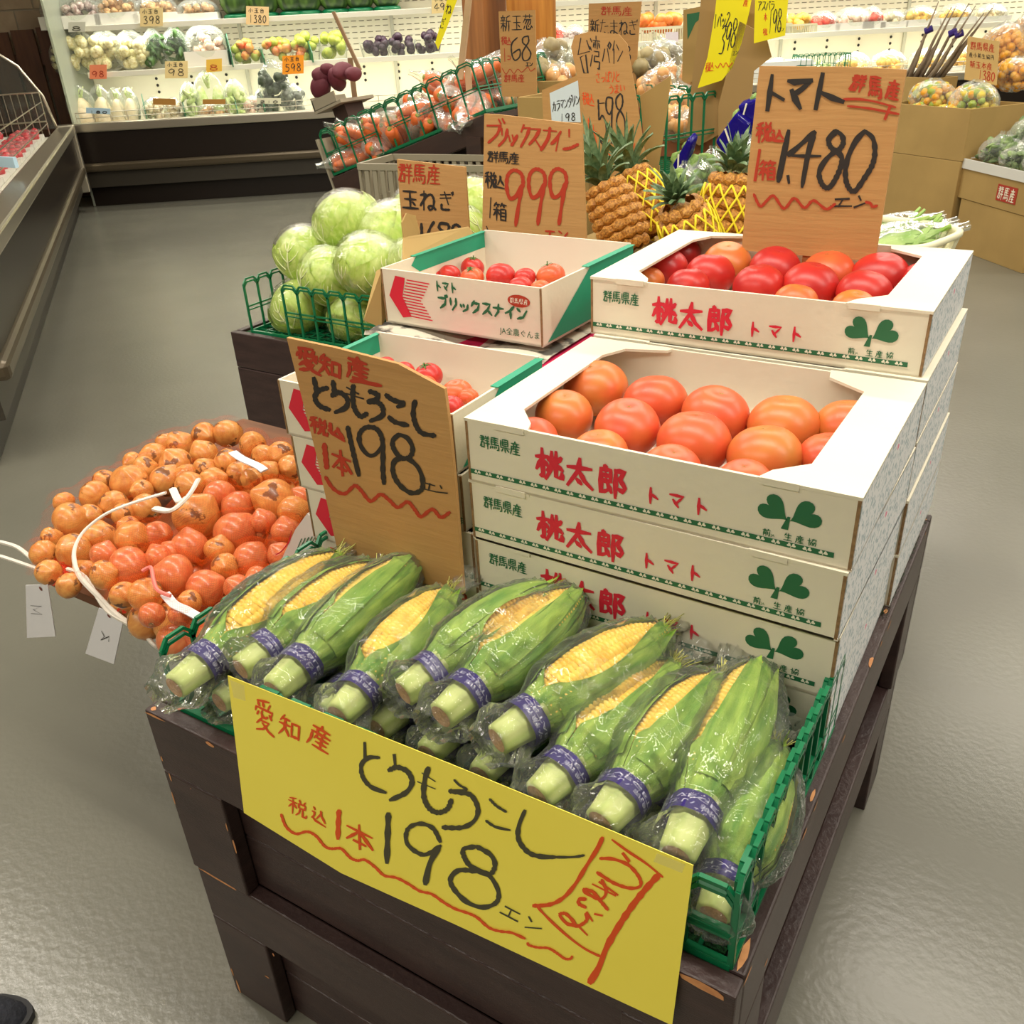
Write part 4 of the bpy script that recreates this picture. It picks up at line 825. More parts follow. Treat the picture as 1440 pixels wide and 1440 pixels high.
cordpx(ONT['back'], [(327, 636, .58), (340, 645, .58), (362, 655, .575), (372, 662, .57)], .0095, nm='paper_label', m=TAGM, flat=.25)
cordpx(F_, [(200, 803, .58), (212, 798, .585), (216, 815, .585), (222, 830, .58), (240, 838, .575)], .003, nm='pink_cord', m=mat('pink_cord', (226, 120, 110), .6))
cordpx(F_, [(232, 835, .57), (245, 850, .565), (262, 858, .56), (280, 868, .55)], .008, nm='paper_label', m=TAGM, flat=.25)
def fringe(par, pts, z):
    q = [at(2, z, *p) for p in pts]; mb = MB(); n = 26
    for i in range(n):
        u = i/(n-1)*(len(q)-1); k = min(int(u), len(q)-2); p = q[k].lerp(q[k+1], u-k); d = (q[k+1]-q[k]).normalized(); s = d.cross(Vector((0, 0, 1))); mb.tube([p+s*.010+Vector((0, 0, .004)), p+Vector((0, 0, .01)), p-s*.010], .0011, 3)
    mb.tube(q, .004, 5); tag(mb.build('red_fringe', FRI, par), kind='stuff')
fringe(L_, [(58, 790), (75, 787), (90, 796), (95, 812), (84, 826)], .49); fringe(F_, [(136, 822), (150, 820), (165, 832), (172, 848), (175, 860)], .49)
def hangtag(label, poly, x, hole, lines, s0):
    b = at(1, x, *poly[2]); t = thing('hang_tag', label, 'tag', b); fr_ = lambda px, py, o=0: at(1, x-o, px, py)-b
    MB().prism([fr_(*p) for p in poly], (0, .0012, 0)).build('card', TAGM, t)
    mb = MB(); c = fr_(*hole, .0008); n = 12; mb.add([c+Vector((.004*math.cos(2*PI*i/n), 0, .004*math.sin(2*PI*i/n))) for i in range(n)], [tuple(range(n))]); mb.build('eyelet', mat('eyelet_red', (120, 60, 52), .5), t)
    mb = MB(); pen(mb, lines, (0, 560), 3, 1.0, lambda px, py: fr_(px, py, .0008), soft=False); mb.build('lettering', INKB, t)
hangtag('white hang tag reading M at the far left, below the onion sack', [(36, 823), (67, 822), (78, 895), (38, 897)], .17, (57, 828), '130,875 175,878 140,892 178,912 132,908', 0)
hangtag('white hang tag reading M on the right of the two, below the onion board', [(139, 855), (174, 869), (160, 934), (120, 919)], .175, (153, 866), '428,982 440,1005 425,1020 460,1005 458,1026', 0)
# printed bag peeping between corn basket and onions
mb = MB(); q = [at(1, .33, *p) for p in ((385, 870), (380, 830), (392, 795), (415, 745), (432, 722), (440, 730), (446, 760), (455, 800), (450, 850))]; c = q[0].copy(); mb.prism([v-c for v in q], (0, .02, 0))
t = thing('printed_bag', 'white printed plastic bag squeezed between onions and small cartons', 'bag', c); mb.build('bag_body', mat('white_bag', (232, 226, 220), .4), t)
mb = MB(); ff = lambda x, y: at(1, .329, x, y)-c
for i in range(6): ribbon(mb, [(418+i*5, 772-i*2), (424+i*5, 758-i)], 2.4, ff); ribbon(mb, [(420+i*5, 780), (430+i*4, 772)], 2, ff)
clover(mb, 403, 788, 4, ff); mb.build('green_print', INKG, t)
mb = MB(); ribbon(mb, smooth2([(410, 746), (406, 762), (396, 775), (388, 780)]), 1.5, ff); mb.build('red_print', INKP, t)

# ------------------------------------------------------------------ second and third island crates
crate('display_crate', 'dark brown wooden display crate under the cabbages', -1.085, -.27, 1.155, 1.95, 0, H, st=.3)
crate('display_crate', 'dark brown wooden display crate behind the tomato cartons, under the pineapples', -.25, .60, 1.15, 1.90, 0, H, st=.3)
turf('green artificial grass mat under the cabbages', -1.06, -.295, 1.18, 1.92, H-.006, 500)
cbk = basket('green_basket', 'green plastic lattice basket holding the cabbages', -1.03, -.36, 1.185, 1.86, H-.004, .145, .05, front=[(.14, .66)], back=True)
CABM = mat('cabbage_leaf', (164, 194, 78), .35, (204, 216, 132), 2.6, 1, stretch=(3, 3, .9), rnd=1, bump=.04, bscale=14, lo=.35, hi=.7)
VEIN = mat('cabbage_vein', (222, 228, 176), .4)
def cabbage_meshes(seed):
    random.seed(seed); core = MB()
    core.grid(lambda u, t: (lambda a, ph: Vector((math.sin(ph)*math.cos(a), math.sin(ph)*math.sin(a), math.cos(ph)*.84))*(.955+.03*noise.noise(Vector((math.cos(a)*1.5, math.sin(a)*1.5, ph*1.4+seed)))))(u*2*PI, t*PI), 30, 18, wrap=True)
    leaves = []; veins = []
    for k in range(5):
        M = Matrix.Rotation(k*1.3+random.uniform(-.3, .3), 3, 'Z') @ Matrix.Rotation(.55+.28*(k % 3), 3, 'Y'); wd = random.uniform(.95, 1.2); rr = .97+.02*k
        def lf(u, t):
            ph = .25+t*1.9; a = (u-.5)*2*wd*(math.sin(min(1, t*1.15+.12)*PI*.55)); e = abs(u-.5)*2; r = rr+.018*math.sin(u*22+k)*e*t+.03*max(0, e-.82)*3*(.5+.5*math.sin(t*14+k))+.02*t*t
            v = Vector((math.sin(ph)*math.cos(a), math.sin(ph)*math.sin(a), math.cos(ph)))*r; v = M @ v; v.z *= .86; return v
        m_ = MB(); m_.grid(lf, 18, 16); leaves.append(m_.mesh('leaf', CABM, True)); v_ = MB()
        def path(us):
            return [lf(.5+(u-.5), t)*1.006 for u, t in us]
        v_.tube(path([(.5, .98-.06*i) for i in range(15)]), [.046-.0024*i for i in range(15)], 5)
        for s_ in (-1, 1):
            for q in range(4):
                t0 = .9-.19*q; v_.tube(path([(.5+s_*.075*i, t0-.055*i) for i in range(5)]), [.02-.003*i for i in range(5)], 4)
        veins.append(v_.mesh('vein', VEIN, True))
    return core.mesh('head', CABM, True), leaves, veins
CABF = film('cling_film', (254, 255, 252), .0, .06, 5, .7, ior=1.35, fk=.35, gw=0)
fm = MB(); fm.grid(lambda u, t: (lambda a, ph: Vector((math.sin(ph)*math.cos(a), math.sin(ph)*math.sin(a), math.cos(ph)*.87))*(1.04+.035*noise.noise(Vector((math.cos(a)*5, math.sin(a)*5, ph*5)))))(u*2*PI, t*PI), 34, 22, wrap=True); CFM = fm.mesh('cling_film', CABF, True)
CVS = [cabbage_meshes(s) for s in (1, 2, 3)]
g = []
for i, (px, py, Y, r) in enumerate([(422, 430, 1.285, 45), (430, 356, 1.36, 44), (487, 311, 1.42, 48), (466, 386, 1.30, 46), (520, 372, 1.27, 52), (548, 330, 1.43, 52), (500, 442, 1.285, 44), (590, 300, 1.55, 46), (668, 290, 1.60, 44), (640, 330, 1.45, 46), (590, 370, 1.30, 46)]):
    p = at(1, Y, px, py); rr = r/F*(p-CAM).length*.95; core, lv, vn = CVS[i % 3]
    t = thing('cabbage', None, 'cabbage', p, rot=(random.uniform(-.5, .5), random.uniform(-.6, .6), random.uniform(0, 6))); t.scale = (rr,)*3
    ob('head', core, t)
    for q, v in zip(lv, vn): o = ob('leaf', q, t); ob('vein', v, o)
    ob('cling_film', CFM, t); g.append((t, 'pale green cabbage'))
autolabel(g, 'wrapped in film', 'film-wrapped cabbages in the green basket', 4)
for (x, y, z) in ((-.55, 1.45, .66), (-.75, 1.65, .65), (-.5, 1.7, .66), (-.8, 1.45, .66)):
    core, lv, vn = CVS[0]; t = thing('cabbage', 'cabbage low in the heap, '+{(-.55, 1.45): 'front right', (-.75, 1.65): 'rear left', (-.5, 1.7): 'rear right', (-.8, 1.45): 'front left'}[(x, y)]+' of the hidden four', 'cabbage', (x, y, z), group='cabbages low in the heap'); t.scale = (.085,)*3; ob('head', core, t)
# grey vegetable crate behind the cabbages
GREYP = mat('grey_plastic', (150, 142, 122), .45)
def slotcrate(name, label, loc, rz, w, d, h, m, n=12, rail=.02, cat='crate'):
    t = thing(name, label, cat, loc, rz)
    for nm, (a, b, ax) in {'a': ((0, 0), (w, 0), 0), 'b': ((0, d), (w, d), 0), 'c': ((0, 0), (0, d), 1), 'd': ((w, 0), (w, d), 1)}.items():
        mb = MB(); L = w if ax == 0 else d; k = max(3, int(n*L/w))
        def bx(s0, s1, z0, z1, t_=.004):
            if ax == 0: mb.box(a[0]+s0, a[0]+s1, a[1]-t_, a[1]+t_, z0, z1)
            else: mb.box(a[0]-t_, a[0]+t_, a[1]+s0, a[1]+s1, z0, z1)
        bx(0, L, h-rail, h, .007); bx(0, L, h*.45, h*.52); bx(0, L, 0, h*.12)
        for i in range(k+1): bx(max(0, L*i/k-.008), min(L, L*i/k+.008), 0, h-.001)
        mb.build('side_wall', m, t)
    MB().box(0, w, 0, d, 0, .004).build('base', m, t); return t
p = at(1, 1.98, 505, 262); slotcrate('plastic_crate', 'grey slotted plastic crate standing behind the cabbages', (p.x, 1.99, .62), .12, .62, .22, .25, GREYP, 20)
bevel(MB().box(-.02, .64, -.02, .24, -.62, -.001).build('stand', CRATE, bpy.data.objects['plastic_crate']), .003)

# ------------------------------------------------------------------ pineapples
PSK = mat('pineapple_skin', (226, 164, 76), .5, (140, 82, 34), 20, .9, bump=.3, bscale=70, chips=((206, 168, 84), 30, .62)); PCR = mat('pineapple_crown', (122, 146, 104), .45, (70, 100, 62), 9, .9); NETY = mat('foam_net', (244, 226, 48), .6)
def pine_meshes(seed, cs=1):
    random.seed(seed); mb = MB(); R_ = 7; Cn = 10
    for j in range(R_):
        for i in range(Cn):
            a = (i+.5*(j % 2))*2*PI/Cn; zc = -.92+1.84*(j+.5)/R_; rr = .62*math.sqrt(max(.05, 1-abs(zc*.86)**2.6)); N_ = Vector((math.cos(a), math.sin(a), zc*.5)).normalized(); T_ = Vector((-math.sin(a), math.cos(a), 0)); B_ = N_.cross(T_); c = Vector((math.cos(a)*rr, math.sin(a)*rr, zc)); w = 2*PI*rr/Cn*.62; h = .165
            k = 6; vs = [c-N_*.05+T_*(w*math.cos(2*PI*q/k+PI/6))+B_*(h*math.sin(2*PI*q/k+PI/6)) for q in range(k)]+[c+N_*.05+T_*(w*.6*math.cos(2*PI*q/k+PI/6))+B_*(h*.6*math.sin(2*PI*q/k+PI/6)) for q in range(k)]+[c+N_*.075-B_*.03]
            mb.add(vs, [(q, (q+1) % k, k+(q+1) % k, k+q) for q in range(k)]+[(k+q, k+(q+1) % k, 2*k) for q in range(k)])
    mb.blob((0, 0, 0), .9, 20, 10, sc=(.62, .62, 1)); body = mb.mesh('fruit', PSK)
    cr = []
    for k in range(34):
        L = cs*random.uniform(.95, 1.75)*(.6+.4*k/34); a = k*2.4; lean = 1.15*(1-k/34)+.08; m_ = MB(); w = .17
        def f(u, t):
            s = t*L; bend = lean*(.5+.6*t); x = math.sin(bend)*s+.16*(1-k/34); z = math.cos(bend)*s; y = (u-.5)*2*w*(1-t)**.7*(.7+.6*t); return Vector((x*math.cos(a)-y*math.sin(a), x*math.sin(a)+y*math.cos(a), .92+z+.12*(k/34)-.05*(1-abs(u-.5)*2)*-1))
        m_.grid(f, 2, 6); cr.append(m_.mesh('crown_leaf', PCR, True))
    net = MB(); n = 14; rr = .72
    for s_ in (-1, 1):
        for i in range(n):
            pts = []
            for q in range(13):
                t = q/12; z = -.95+1.6*t; a = 2*PI*i/n+s_*(abs((t*6) % 2-1))*PI/n; r2 = .665*math.sqrt(max(.12, 1-abs(z*.84)**2.6))+.04; pts.append((math.cos(a)*r2, math.sin(a)*r2, z))
            net.tube(pts, .028, 5)
    return body, cr, net.mesh('foam_net', NETY, True)
PVS = [pine_meshes(1), pine_meshes(2), pine_meshes(3, .62)]
def pine(label, px, py, Y, h, tilt, net, v=0):
    p = at(1, Y, px, py); d = Vector(tilt).normalized(); M = d.to_track_quat('Z', 'Y').to_matrix().to_4x4() @ Matrix.Diagonal((h, h, h, 1)); M.translation = p
    t = thing('pineapple', label, 'pineapple', M=M); b, cr, nt = PVS[v]; ob('fruit', b, t)
    for q in cr: ob('crown_leaf', q, t)
    if net: o = ob('foam_net', nt, t); o['label'] = 'yellow foam net sleeve'
pine('brown pineapple with its crown leaning left, foam net slipped down', 868, 306, 1.42, .088, (-.45, .1, .8), False)
pine('pineapple with the tallest dark green crown, yellow net, leaning left', 905, 285, 1.55, .085, (-.5, .25, .75), True, 1)
pine('pineapple whose grey-green crown points at the viewer over the carton edge', 972, 334, 1.34, .085, (-.3, -.25, .9), True, 2)
pine('pineapple in yellow foam net with upright crown, left of the big tomato sign', 1024, 300, 1.46, .09, (.02, .15, 1), True, 2)
for i, (x, y) in enumerate(((-.2, 1.25), (.12, 1.3))):
    t = thing('produce_carton', ['tan carton raising the left pineapples', 'tan carton raising the right pineapples'][i], 'carton', (x, y, H)); bevel(MB().box(0, .30, 0, .42, 0, .235).build('carton_wall', KRAFT2, t)); MB().box(.145, .155, -.0008, .42, .2352, .236).build('tape', mat('packing_tape', (170, 140, 90), .3), t)
# ------------------------------------------------------------------ signs further back
t, f = kraft_sign('kraft cardboard pineapple sign with black 598, rounded top', [(803, 66), (808, 50), (830, 44), (870, 48), (882, 62), (897, 150), (912, 248), (870, 250), (838, 260), (820, 150)], (0, 1.75, .9), (.25, -1, .05), down=H+.001)
K = (800, 40); S = 6.545; mb = MB()
pen(mb, '110,90 85,240 190,210;165,110 190,190;105,265 140,410 175,410 155,240 105,265;330,190 310,300;355,185 375,310;375,125 360,160 375,190 388,150 375,125;420,115 405,200;415,190 415,320;440,150 460,200;450,300 495,210', K, S, 2, f, soft=False)
gl(mb, '湾', K, S, (190, 60), (100, 15), (5, 310), 1.6, f)
pen(mb, '270,655 275,750 280,840 310,800 345,900 335,1040 310,1065 285,1020;400,640 350,640 345,740 375,790 402,720 400,640;400,700 395,850 395,1060;470,600 435,650 440,720 470,750 495,690 490,620 470,600;470,750 440,840 450,980 490,1040 520,960 510,830 470,750', K, S, 2, f)
pen(mb, '275,690 325,685', K, S, 2, f, soft=False); write(mb, 'エン', (K[0]+530/S, K[1]+990/S), (35/S, 0), (0, 70/S), (36/S, -2/S), 1.2, f); mb.build('lettering', INKB, t); mb = MB()
write(mb, 'さっぱりと', (K[0]+245/S, K[1]+400/S), (46/S, 0), (0, 100/S), (45/S, -2/S), 1.1, f); write(mb, 'うまい', (K[0]+365/S, K[1]+515/S), (50/S, 0), (0, 85/S), (52/S, -3/S), 1.1, f)
write(mb, '税込', (K[0]+120/S, K[1]+580/S), (60/S, 10/S), (5/S, 120/S), (50/S, 10/S), 1.3, f); pen(mb, '180,830 192,960 205,1090', K, S, 1.8, f); gl(mb, '本', K, S, (195, 880), (60, 10), (5, 210), 1.6, f); pen(mb, '220,1155 245,1260 265,1270 340,1130 400,1200 450,1180;530,1130 570,1160 605,1060', K, S, 1.4, f)
mb.build('lettering', INKO, t)
t, f = kraft_sign('blank kraft cardboard flap right of the pineapple sign', [(900, 135), (944, 106), (938, 160), (922, 262), (912, 262)], (0, 1.85, .9), (.5, -1, 0), mt=KRAFT2, down=H+.001)
t, f = kraft_sign('tall kraft sign reading 68 for new onions, in front of wooden post', [(701, 16), (752, 14), (755, 136), (706, 136)], (0, 2.4, .9), (.1, -1, 0), down=.001)
K = (620, 0); S = 7.2; mb = MB()
for i, ch in enumerate('新玉葱'): gl(mb, ch, K, S, (602+112*i, 155-5*i), (105, -3), (3, 165), 1.5, f)
pen(mb, '775,380 720,440 718,540 750,610 800,570 795,500 730,540;885,365 835,380 830,430 870,470 910,540 890,600 840,610 825,540 860,470 890,420 885,365', K, S, 1.8, f); write(mb, 'エン', (K[0]+858/S, K[1]+630/S), (36/S, 0), (0, 42/S), (38/S, -2/S), 1.1, f); mb.build('lettering', INKB, t); mb = MB()
write(mb, '税込', (K[0]+610/S, K[1]+368/S), (54/S, 0), (0, 85/S), (48/S, 4/S), 1.1, f); pen(mb, '645,490 648,620', K, S, 1.3, f); gl(mb, 'コ', K, S, (670, 560), (38, 0), (0, 48), 1, f); pen(mb, '620,690 660,750 700,700 740,745 780,700 820,730 880,680 910,720 955,690', K, S, .9, f); write(mb, '群馬産', (K[0]+640/S, K[1]+755/S), (70/S, 0), (0, 80/S), (70/S, -2/S), 1.1, f); mb.build('lettering', INKR, t)
t, f = kraft_sign('kraft sign for new onions half hidden behind the pineapple sign', [(828, 5), (902, 2), (897, 60), (894, 118), (826, 112)], (0, 2.7, .9), (.1, -1, 0), down=.001)
mb = MB(); write(mb, '群馬産', (845, 9), (15, 0), (0, 13), (15, 0), 1.2, f); mb.build('lettering', INKR, t); mb = MB(); write(mb, '新たまねぎ', (830, 27), (13, 0), (0, 21), (13.4, .4), 1.4, f); write(mb, '3', (880, 65), (8, 0), (0, 22), (8, 0), 1.2, f); write(mb, 'エン', (880, 97), (6, 0), (0, 6), (6.5, 0), .8, f); mb.build('lettering', INKB, t)
t, f = kraft_sign('kraft board carrying a pale blue mandarin price card', [(762, 127), (815, 104), (824, 160), (826, 190), (765, 190)], (0, 1.95, .9), (.1, -1, 0), down=.001)
mb = MB(); mb.add([f(*q) for q in ((773, 131), (813, 113), (817, 172), (776, 171))], [(3, 2, 1, 0)]); cd = mb.build('price_card', mat('pale_blue_card', (208, 222, 232), .6), t); G['カ'] = '6,30 80,30 72,92 56,86;42,4 38,50 6,94'; G['ラ'] = '18,8 82,8;8,34 90,34 74,70 30,98'; G['ダ'] = G['ク']+';44,40 66,60;84,-8 92,2;96,-12 104,-2'
f2 = lambda x, y: f(x, y)+Vector((0, -.0008, 0)); mb = MB(); write(mb, 'カラマンダリン', (777, 143), (5.6, -1.4), (0, 15), (5.5, -1.6), 1, f2); write(mb, '198', (787, 160), (7, -.6), (0, 11), (8, -.6), 1, f2); mb.build('lettering', INKB, t)
# yellow price papers on the tall cartons
TK = mat('tan_board_back', (166, 134, 84), .8)
t, f = board('tall_board', 'tall tan cardboard standing at the back carrying the yellow 398 paper', [(990, -40), (1075, -40), (1060, 60), (1040, 120), (1010, 190), (983, 205), (965, 190)], (0, 2.25, .9), (.15, -1, 0), .006, TK, cat='board', down=.001)
t, f = board('carton_panel', 'tan carton panel with a dark green stripe left of the yellow papers', [(961, 14), (996, 7), (996, 110), (959, 118)], (0, 2.5, .9), (.1, -1, 0), .006, KRAFT2, cat='board', down=.001)
mb = MB(); mb.add([f(*q) for q in ((966, 20), (994, 15), (990, 22), (978, 32), (967, 56))], [(0, 4, 3, 2, 1)]); mb.build('green_stripe', INKG, t)
t, f = board('tall_board', 'tan cardboard behind the rightmost yellow price paper', [(1040, 30), (1077, 50), (1085, 80), (1060, 100), (1055, 160), (1010, 200), (1010, 150)], (0, 2.2, .9), (.15, -1, 0), .006, TK, cat='board', down=.001)
def ypaper(label, quad, Y, txt):
    t, f = board('yellow_price_paper', label, quad, (0, Y, .9), (.15, -1, 0), .0006, YEL2, cat='price paper'); mb = MB(); mr = MB()
    for s, o, xv, yv, adv, w, red in txt: write(mr if red else mb, s, o, xv, yv, adv, w, f)
    mb.build('lettering', INKB, t)
    if mr.v: mr.build('lettering', INKO, t)
ypaper('long yellow price paper reading 398 on the tall tan board', [(1008, -6), (1058, -6), (1053, 20), (1043, 60), (1030, 95), (1015, 113), (981, 124), (995, 80), (1005, 20)], 2.2, [('1パッ2', (1004, 20), (6, 0), (-2, 20), (6, -1), 1.1, 0), ('398', (1015, 36), (9, -2), (-6, 42), (8, -5), 1.3, 0), ('エン', (1031, 72), (3.5, 0), (-1, 6), (4, -1), .7, 0), ('税込', (993, 88), (7, -1), (-2, 14), (5, -1), 1, 1), ('~', (1006, 88), (24, -3), (0, 10), (0, 0), 1, 1), ('産', (1046, -2), (7, 0), (-1, 11), (0, 0), .9, 1)])
ypaper('smaller yellow price paper reading 198 at the top right', [(1062, -6), (1109, -6), (1104, 50), (1060, 61)], 2.15, [('198', (1081, 14), (7, -1), (-2, 34), (6.5, -1), 1.1, 0), ('アスパラ', (1066, 1), (6, 0), (-1, 14), (6, 0), .9, 0), ('エン', (1095, 38), (3.5, 0), (0, 6), (4, 0), .6, 0), ('税', (1073, 40), (6, 0), (0, 10), (0, 0), .9, 1), ('本', (1074, 18), (5, 0), (0, 12), (0, 0), .9, 1)])
# kraft stick sign with the yellow strip at the carrots
t, f = board('wooden_stake', 'pale wooden stake standing among the carrot bags', [(655, -8), (663, -8), (650, 112), (642, 112)], (0, 2.42, 1), (0, -1, 0), .008, mat('pale_wood', (196, 166, 130), .6), cat='stake', down=.001)
ypaper('narrow yellow price strip hanging above the carrots', [(630, -6), (645, -6), (628, 40), (616, 70), (612, 60), (622, 25)], 2.5, [('ね', (628, 6), (8, 0), (-2, 14), (0, 0), .9, 0), ('ぎ', (620, 26), (7, 0), (-2, 14), (0, 0), .9, 0)])
t, f = board('wooden_stake', 'thin brown stake leaning left beside the sweet potatoes', [(466, 17), (470, 16), (508, 98), (504, 100)], (0, 2.75, 1), (0, -1, 0), .006, mat('stake_brown', (150, 120, 88), .6), cat='stake', down=.001)

# ------------------------------------------------------------------ bagged produce helper
FILM = film('produce_film', (250, 253, 248), .06, .09, 26, .9, ior=1.4); FILM8 = film('far_film', (250, 252, 248), .06, .12, 30, .9, ior=1.35, fk=.6)
def lumps(c, size, n, r, m, seed=0, sc=(1, 1, 1), nu=7, nv=5, jit=.06, name='contents'):
    random.seed(seed); mb = MB(); ms = m if isinstance(m, (list, tuple)) else [m]
    for i in range(n):
        u = Vector((random.uniform(-1, 1), random.uniform(-1, 1), random.uniform(-1, 1)))
        if u.length > 1: u /= u.length
        p = Vector((u.x*size[0], u.y*size[1], u.z*size[2]))+Vector(c); R_ = Matrix.Rotation(random.uniform(0, 6), 3, (random.random(), random.random(), random.random()+.1)); mb.blob(p, r*random.uniform(.85, 1.15), nu, nv, random.randrange(len(ms)), sc, R_, jit)
    return mb.mesh(name, ms, True)
def bagshape(size, seed=0, tail=.4, m=None, nm='clear_bag'):
    mb = MB(); a, b, c = size
    def f(u, t):
        A = u*2*PI; ph = t*PI; s = math.sin(ph); z = math.cos(ph); k = 1+.07*noise.noise(Vector((math.cos(A)*3+seed, math.sin(A)*3, ph*3)))
        if t < .14: s = .16+.1*math.sin(A*3); z = 1+tail*(1-t/.14)*.8
        return Vector((s*math.cos(A)*a*k, s*math.sin(A)*b*k, z*c*k))
    mb.grid(f, 20, 14, wrap=True); return mb.mesh(nm, m or FILM, True)
CAR = mat('carrot', (236, 120, 56), .4, (214, 96, 40), 14, .8, stretch=(1, 1, 6), bump=.2, bscale=40); CART = mat('carrot_top', (150, 150, 60), .7)
def carrot_mesh():
    mb = MB(); mb.tube([(0, 0, z) for z in (-.075, -.07, -.04, 0, .04, .065, .074, .076)], [.004, .009, .013, .017, .020, .020, .014, .004], 12); return mb.mesh('carrot', CAR, True)
cmk = MB(); cmk.tube([(0, 0, .073), (0, 0, .079)], [.009, .006], 8); CTM = cmk.mesh('carrot_top', CART); CRM = carrot_mesh()
CBG = [bagshape((.05, .034, .1), s, .35) for s in (1, 2, 3)]
A0 = at(1, 2.30, 470, 247); Bx = at(1, 2.30, 683, 158); ex = (Bx-A0).normalized(); ey = Vector((0, 1, 0)); ez = ex.cross(ey); MS = Matrix((ex, ey, ez)).transposed().to_4x4(); MS.translation = A0; LW = (Bx-A0).length
slope = basket('green_basket', 'green plastic lattice basket of carrots on the sloping stand', 0, LW, 0, .5, 0, .165, .066, M=MS)
mb = MB(); lattice(mb, (.02, .25, 0), (LW-.1, .25, 0), 0.03, .17, .066); mb.build('side_panel', GREEN, slope)
st = thing('sloping_stand', 'dark brown sloping display stand carrying the carrot basket', 'stand', M=MS.copy()); STW = mat('stand_wood', (60, 40, 32), .6, (44, 30, 26), 6, .7, stretch=(1, 1, 8))
bevel(MB().box(-.01, LW+.02, -.015, .02, -.08, -.006).build('front_rail', STW, st)); bevel(MB().box(-.01, LW+.02, .5, .53, -.08, -.006).build('back_rail', STW, st)); MB().box(-.01, LW, .02, .5, -.03, -.008).build('shelf_board', STW, st)
for (u, v) in ((.03, 0), (LW-.06, 0), (.03, .5), (LW-.06, .5)):
    base = MS @ Vector((u, v, -.06)); iM = MS.inverted(); lg = MB(); h = base.z-.001
    vs = [iM @ Vector((base.x+a, base.y+b, z)) for z in (.001, base.z) for a, b in ((-.03, -.03), (.03, -.03), (.03, .03), (-.03, .03))]; lg.add(vs, [(0, 3, 2, 1), (4, 5, 6, 7), (0, 1, 5, 4), (1, 2, 6, 5), (2, 3, 7, 6), (3, 0, 4, 7)]); lg.build('leg', STW, st)
iM = MS.inverted(); base = MS @ Vector((0, 0, 0)); e2 = MS @ Vector((LW, 0, 0))
mb = MB(); mb.add([iM @ Vector((x, 2.3+y, z)) for z in (base.z-.22, base.z-.16) for x, y in ((base.x, 0), (e2.x, 0), (e2.x, .03), (base.x, .03))], [(0, 3, 2, 1), (4, 5, 6, 7), (0, 1, 5, 4), (1, 2, 6, 5), (2, 3, 7, 6), (3, 0, 4, 7)]); mb.build('cross_rail', STW, st)
GREYB = mat('grey_card', (150, 142, 122), .8)
MB().box(-.012, -.004, -.02, .5, -.05, .14).build('side_board', GREYB, st)
g = []; random.seed(5)
for i, (u, v, h) in enumerate([(.07, .07, .035), (.19, .07, .035), (.31, .07, .035), (.43, .07, .035), (.55, .07, .035), (.66, .07, .035), (.1, .10, .10), (.25, .1, .1), (.42, .1, .1), (.56, .1, .1), (.13, .33, .12), (.27, .33, .12), (.43, .34, .13), (.57, .33, .14), (.2, .3, .05), (.36, .3, .05), (.5, .3, .05), (.66, .33, .17), (.62, .3, .06), (.05, .2, .08), (.14, .2, .13), (.33, .2, .14), (.5, .2, .15), (.64, .2, .15)]):
    if u > LW-.04: u = LW-.05
    q = MS @ Vector((u, v, h)); rz = random.uniform(.2, 1.0)*random.choice((1, -1)); t = thing('carrot_bag', None, 'carrot bag', q, rot=(random.uniform(.8, 1.9), random.uniform(-.3, .3), rz)); t.scale = (1.2,)*3
    for k, (dx, dy, fl) in enumerate(((-.022, 0, 0), (.022, .004, PI), (0, -.02, 0))): o = ob('carrot', CRM, t, loc=(dx, dy, 0), rot=(fl, random.uniform(-.1, .1), 0)); ob('carrot_top', CTM, o)
    ob('clear_bag', random.choice(CBG), t); g.append((t, 'clear bag of orange carrots'))
autolabel(g, 'on the sloping stand', 'bags of carrots in the sloping basket', 4)
SWP = mat('sweet_potato_skin', (110, 40, 56), .55, (88, 30, 44), 20, .8, bump=.3, bscale=50)
def potato(seed, m, nm, sc=(1, .8, .72)):
    random.seed(seed); mb = MB(); mb.grid(lambda u, t: Vector((math.cos(u*2*PI)*math.sin(t*PI)*sc[1], math.sin(u*2*PI)*math.sin(t*PI)*sc[2], math.cos(t*PI)*sc[0]*1.2))*(1+.12*noise.noise(Vector((u*3, t*3, seed)))), 18, 12, wrap=True); return mb.mesh(nm, m, True)
SPM = [potato(s, SWP, 'sweet_potato') for s in (1, 2)]; g = []
for px, py, r in ((451, 123, 15), (455, 107, 12), (474, 112, 14), (482, 100, 13), (462, 98, 9), (497, 104, 10)):
    p = at(1, 2.55, px, py); o = ob('sweet_potato', random.choice(SPM), None, loc=p, rot=(random.uniform(0, 3), random.uniform(0, 3), 0)); rr = r/F*(p-CAM).length*1.05; o.scale = (rr,)*3; o['category'] = 'sweet potato'; g.append((o, 'dark purple sweet potato'))
autolabel(g, 'left of the carrots', 'sweet potatoes left of the carrots', 2)
p = at(1, 2.48, 445, 150); t = thing('grey_tray', 'grey cardboard tray holding the sweet potatoes beside the carrots', 'tray', p-Vector((.02, 0, .0))); t.rotation_euler = (0, -.3, 0)
for b in ((0, .13, 0, .006, -.02, .02), (0, .006, 0, .206, -.02, .03)): MB().box(*b).build('tray_wall', GREYB, t)
MB().box(0, .15, 0, .206, -.03, -.018).build('base', GREYB, t); MB().box(.05, .12, .05, .16, -(p.z), -.03).build('support', STW, t)
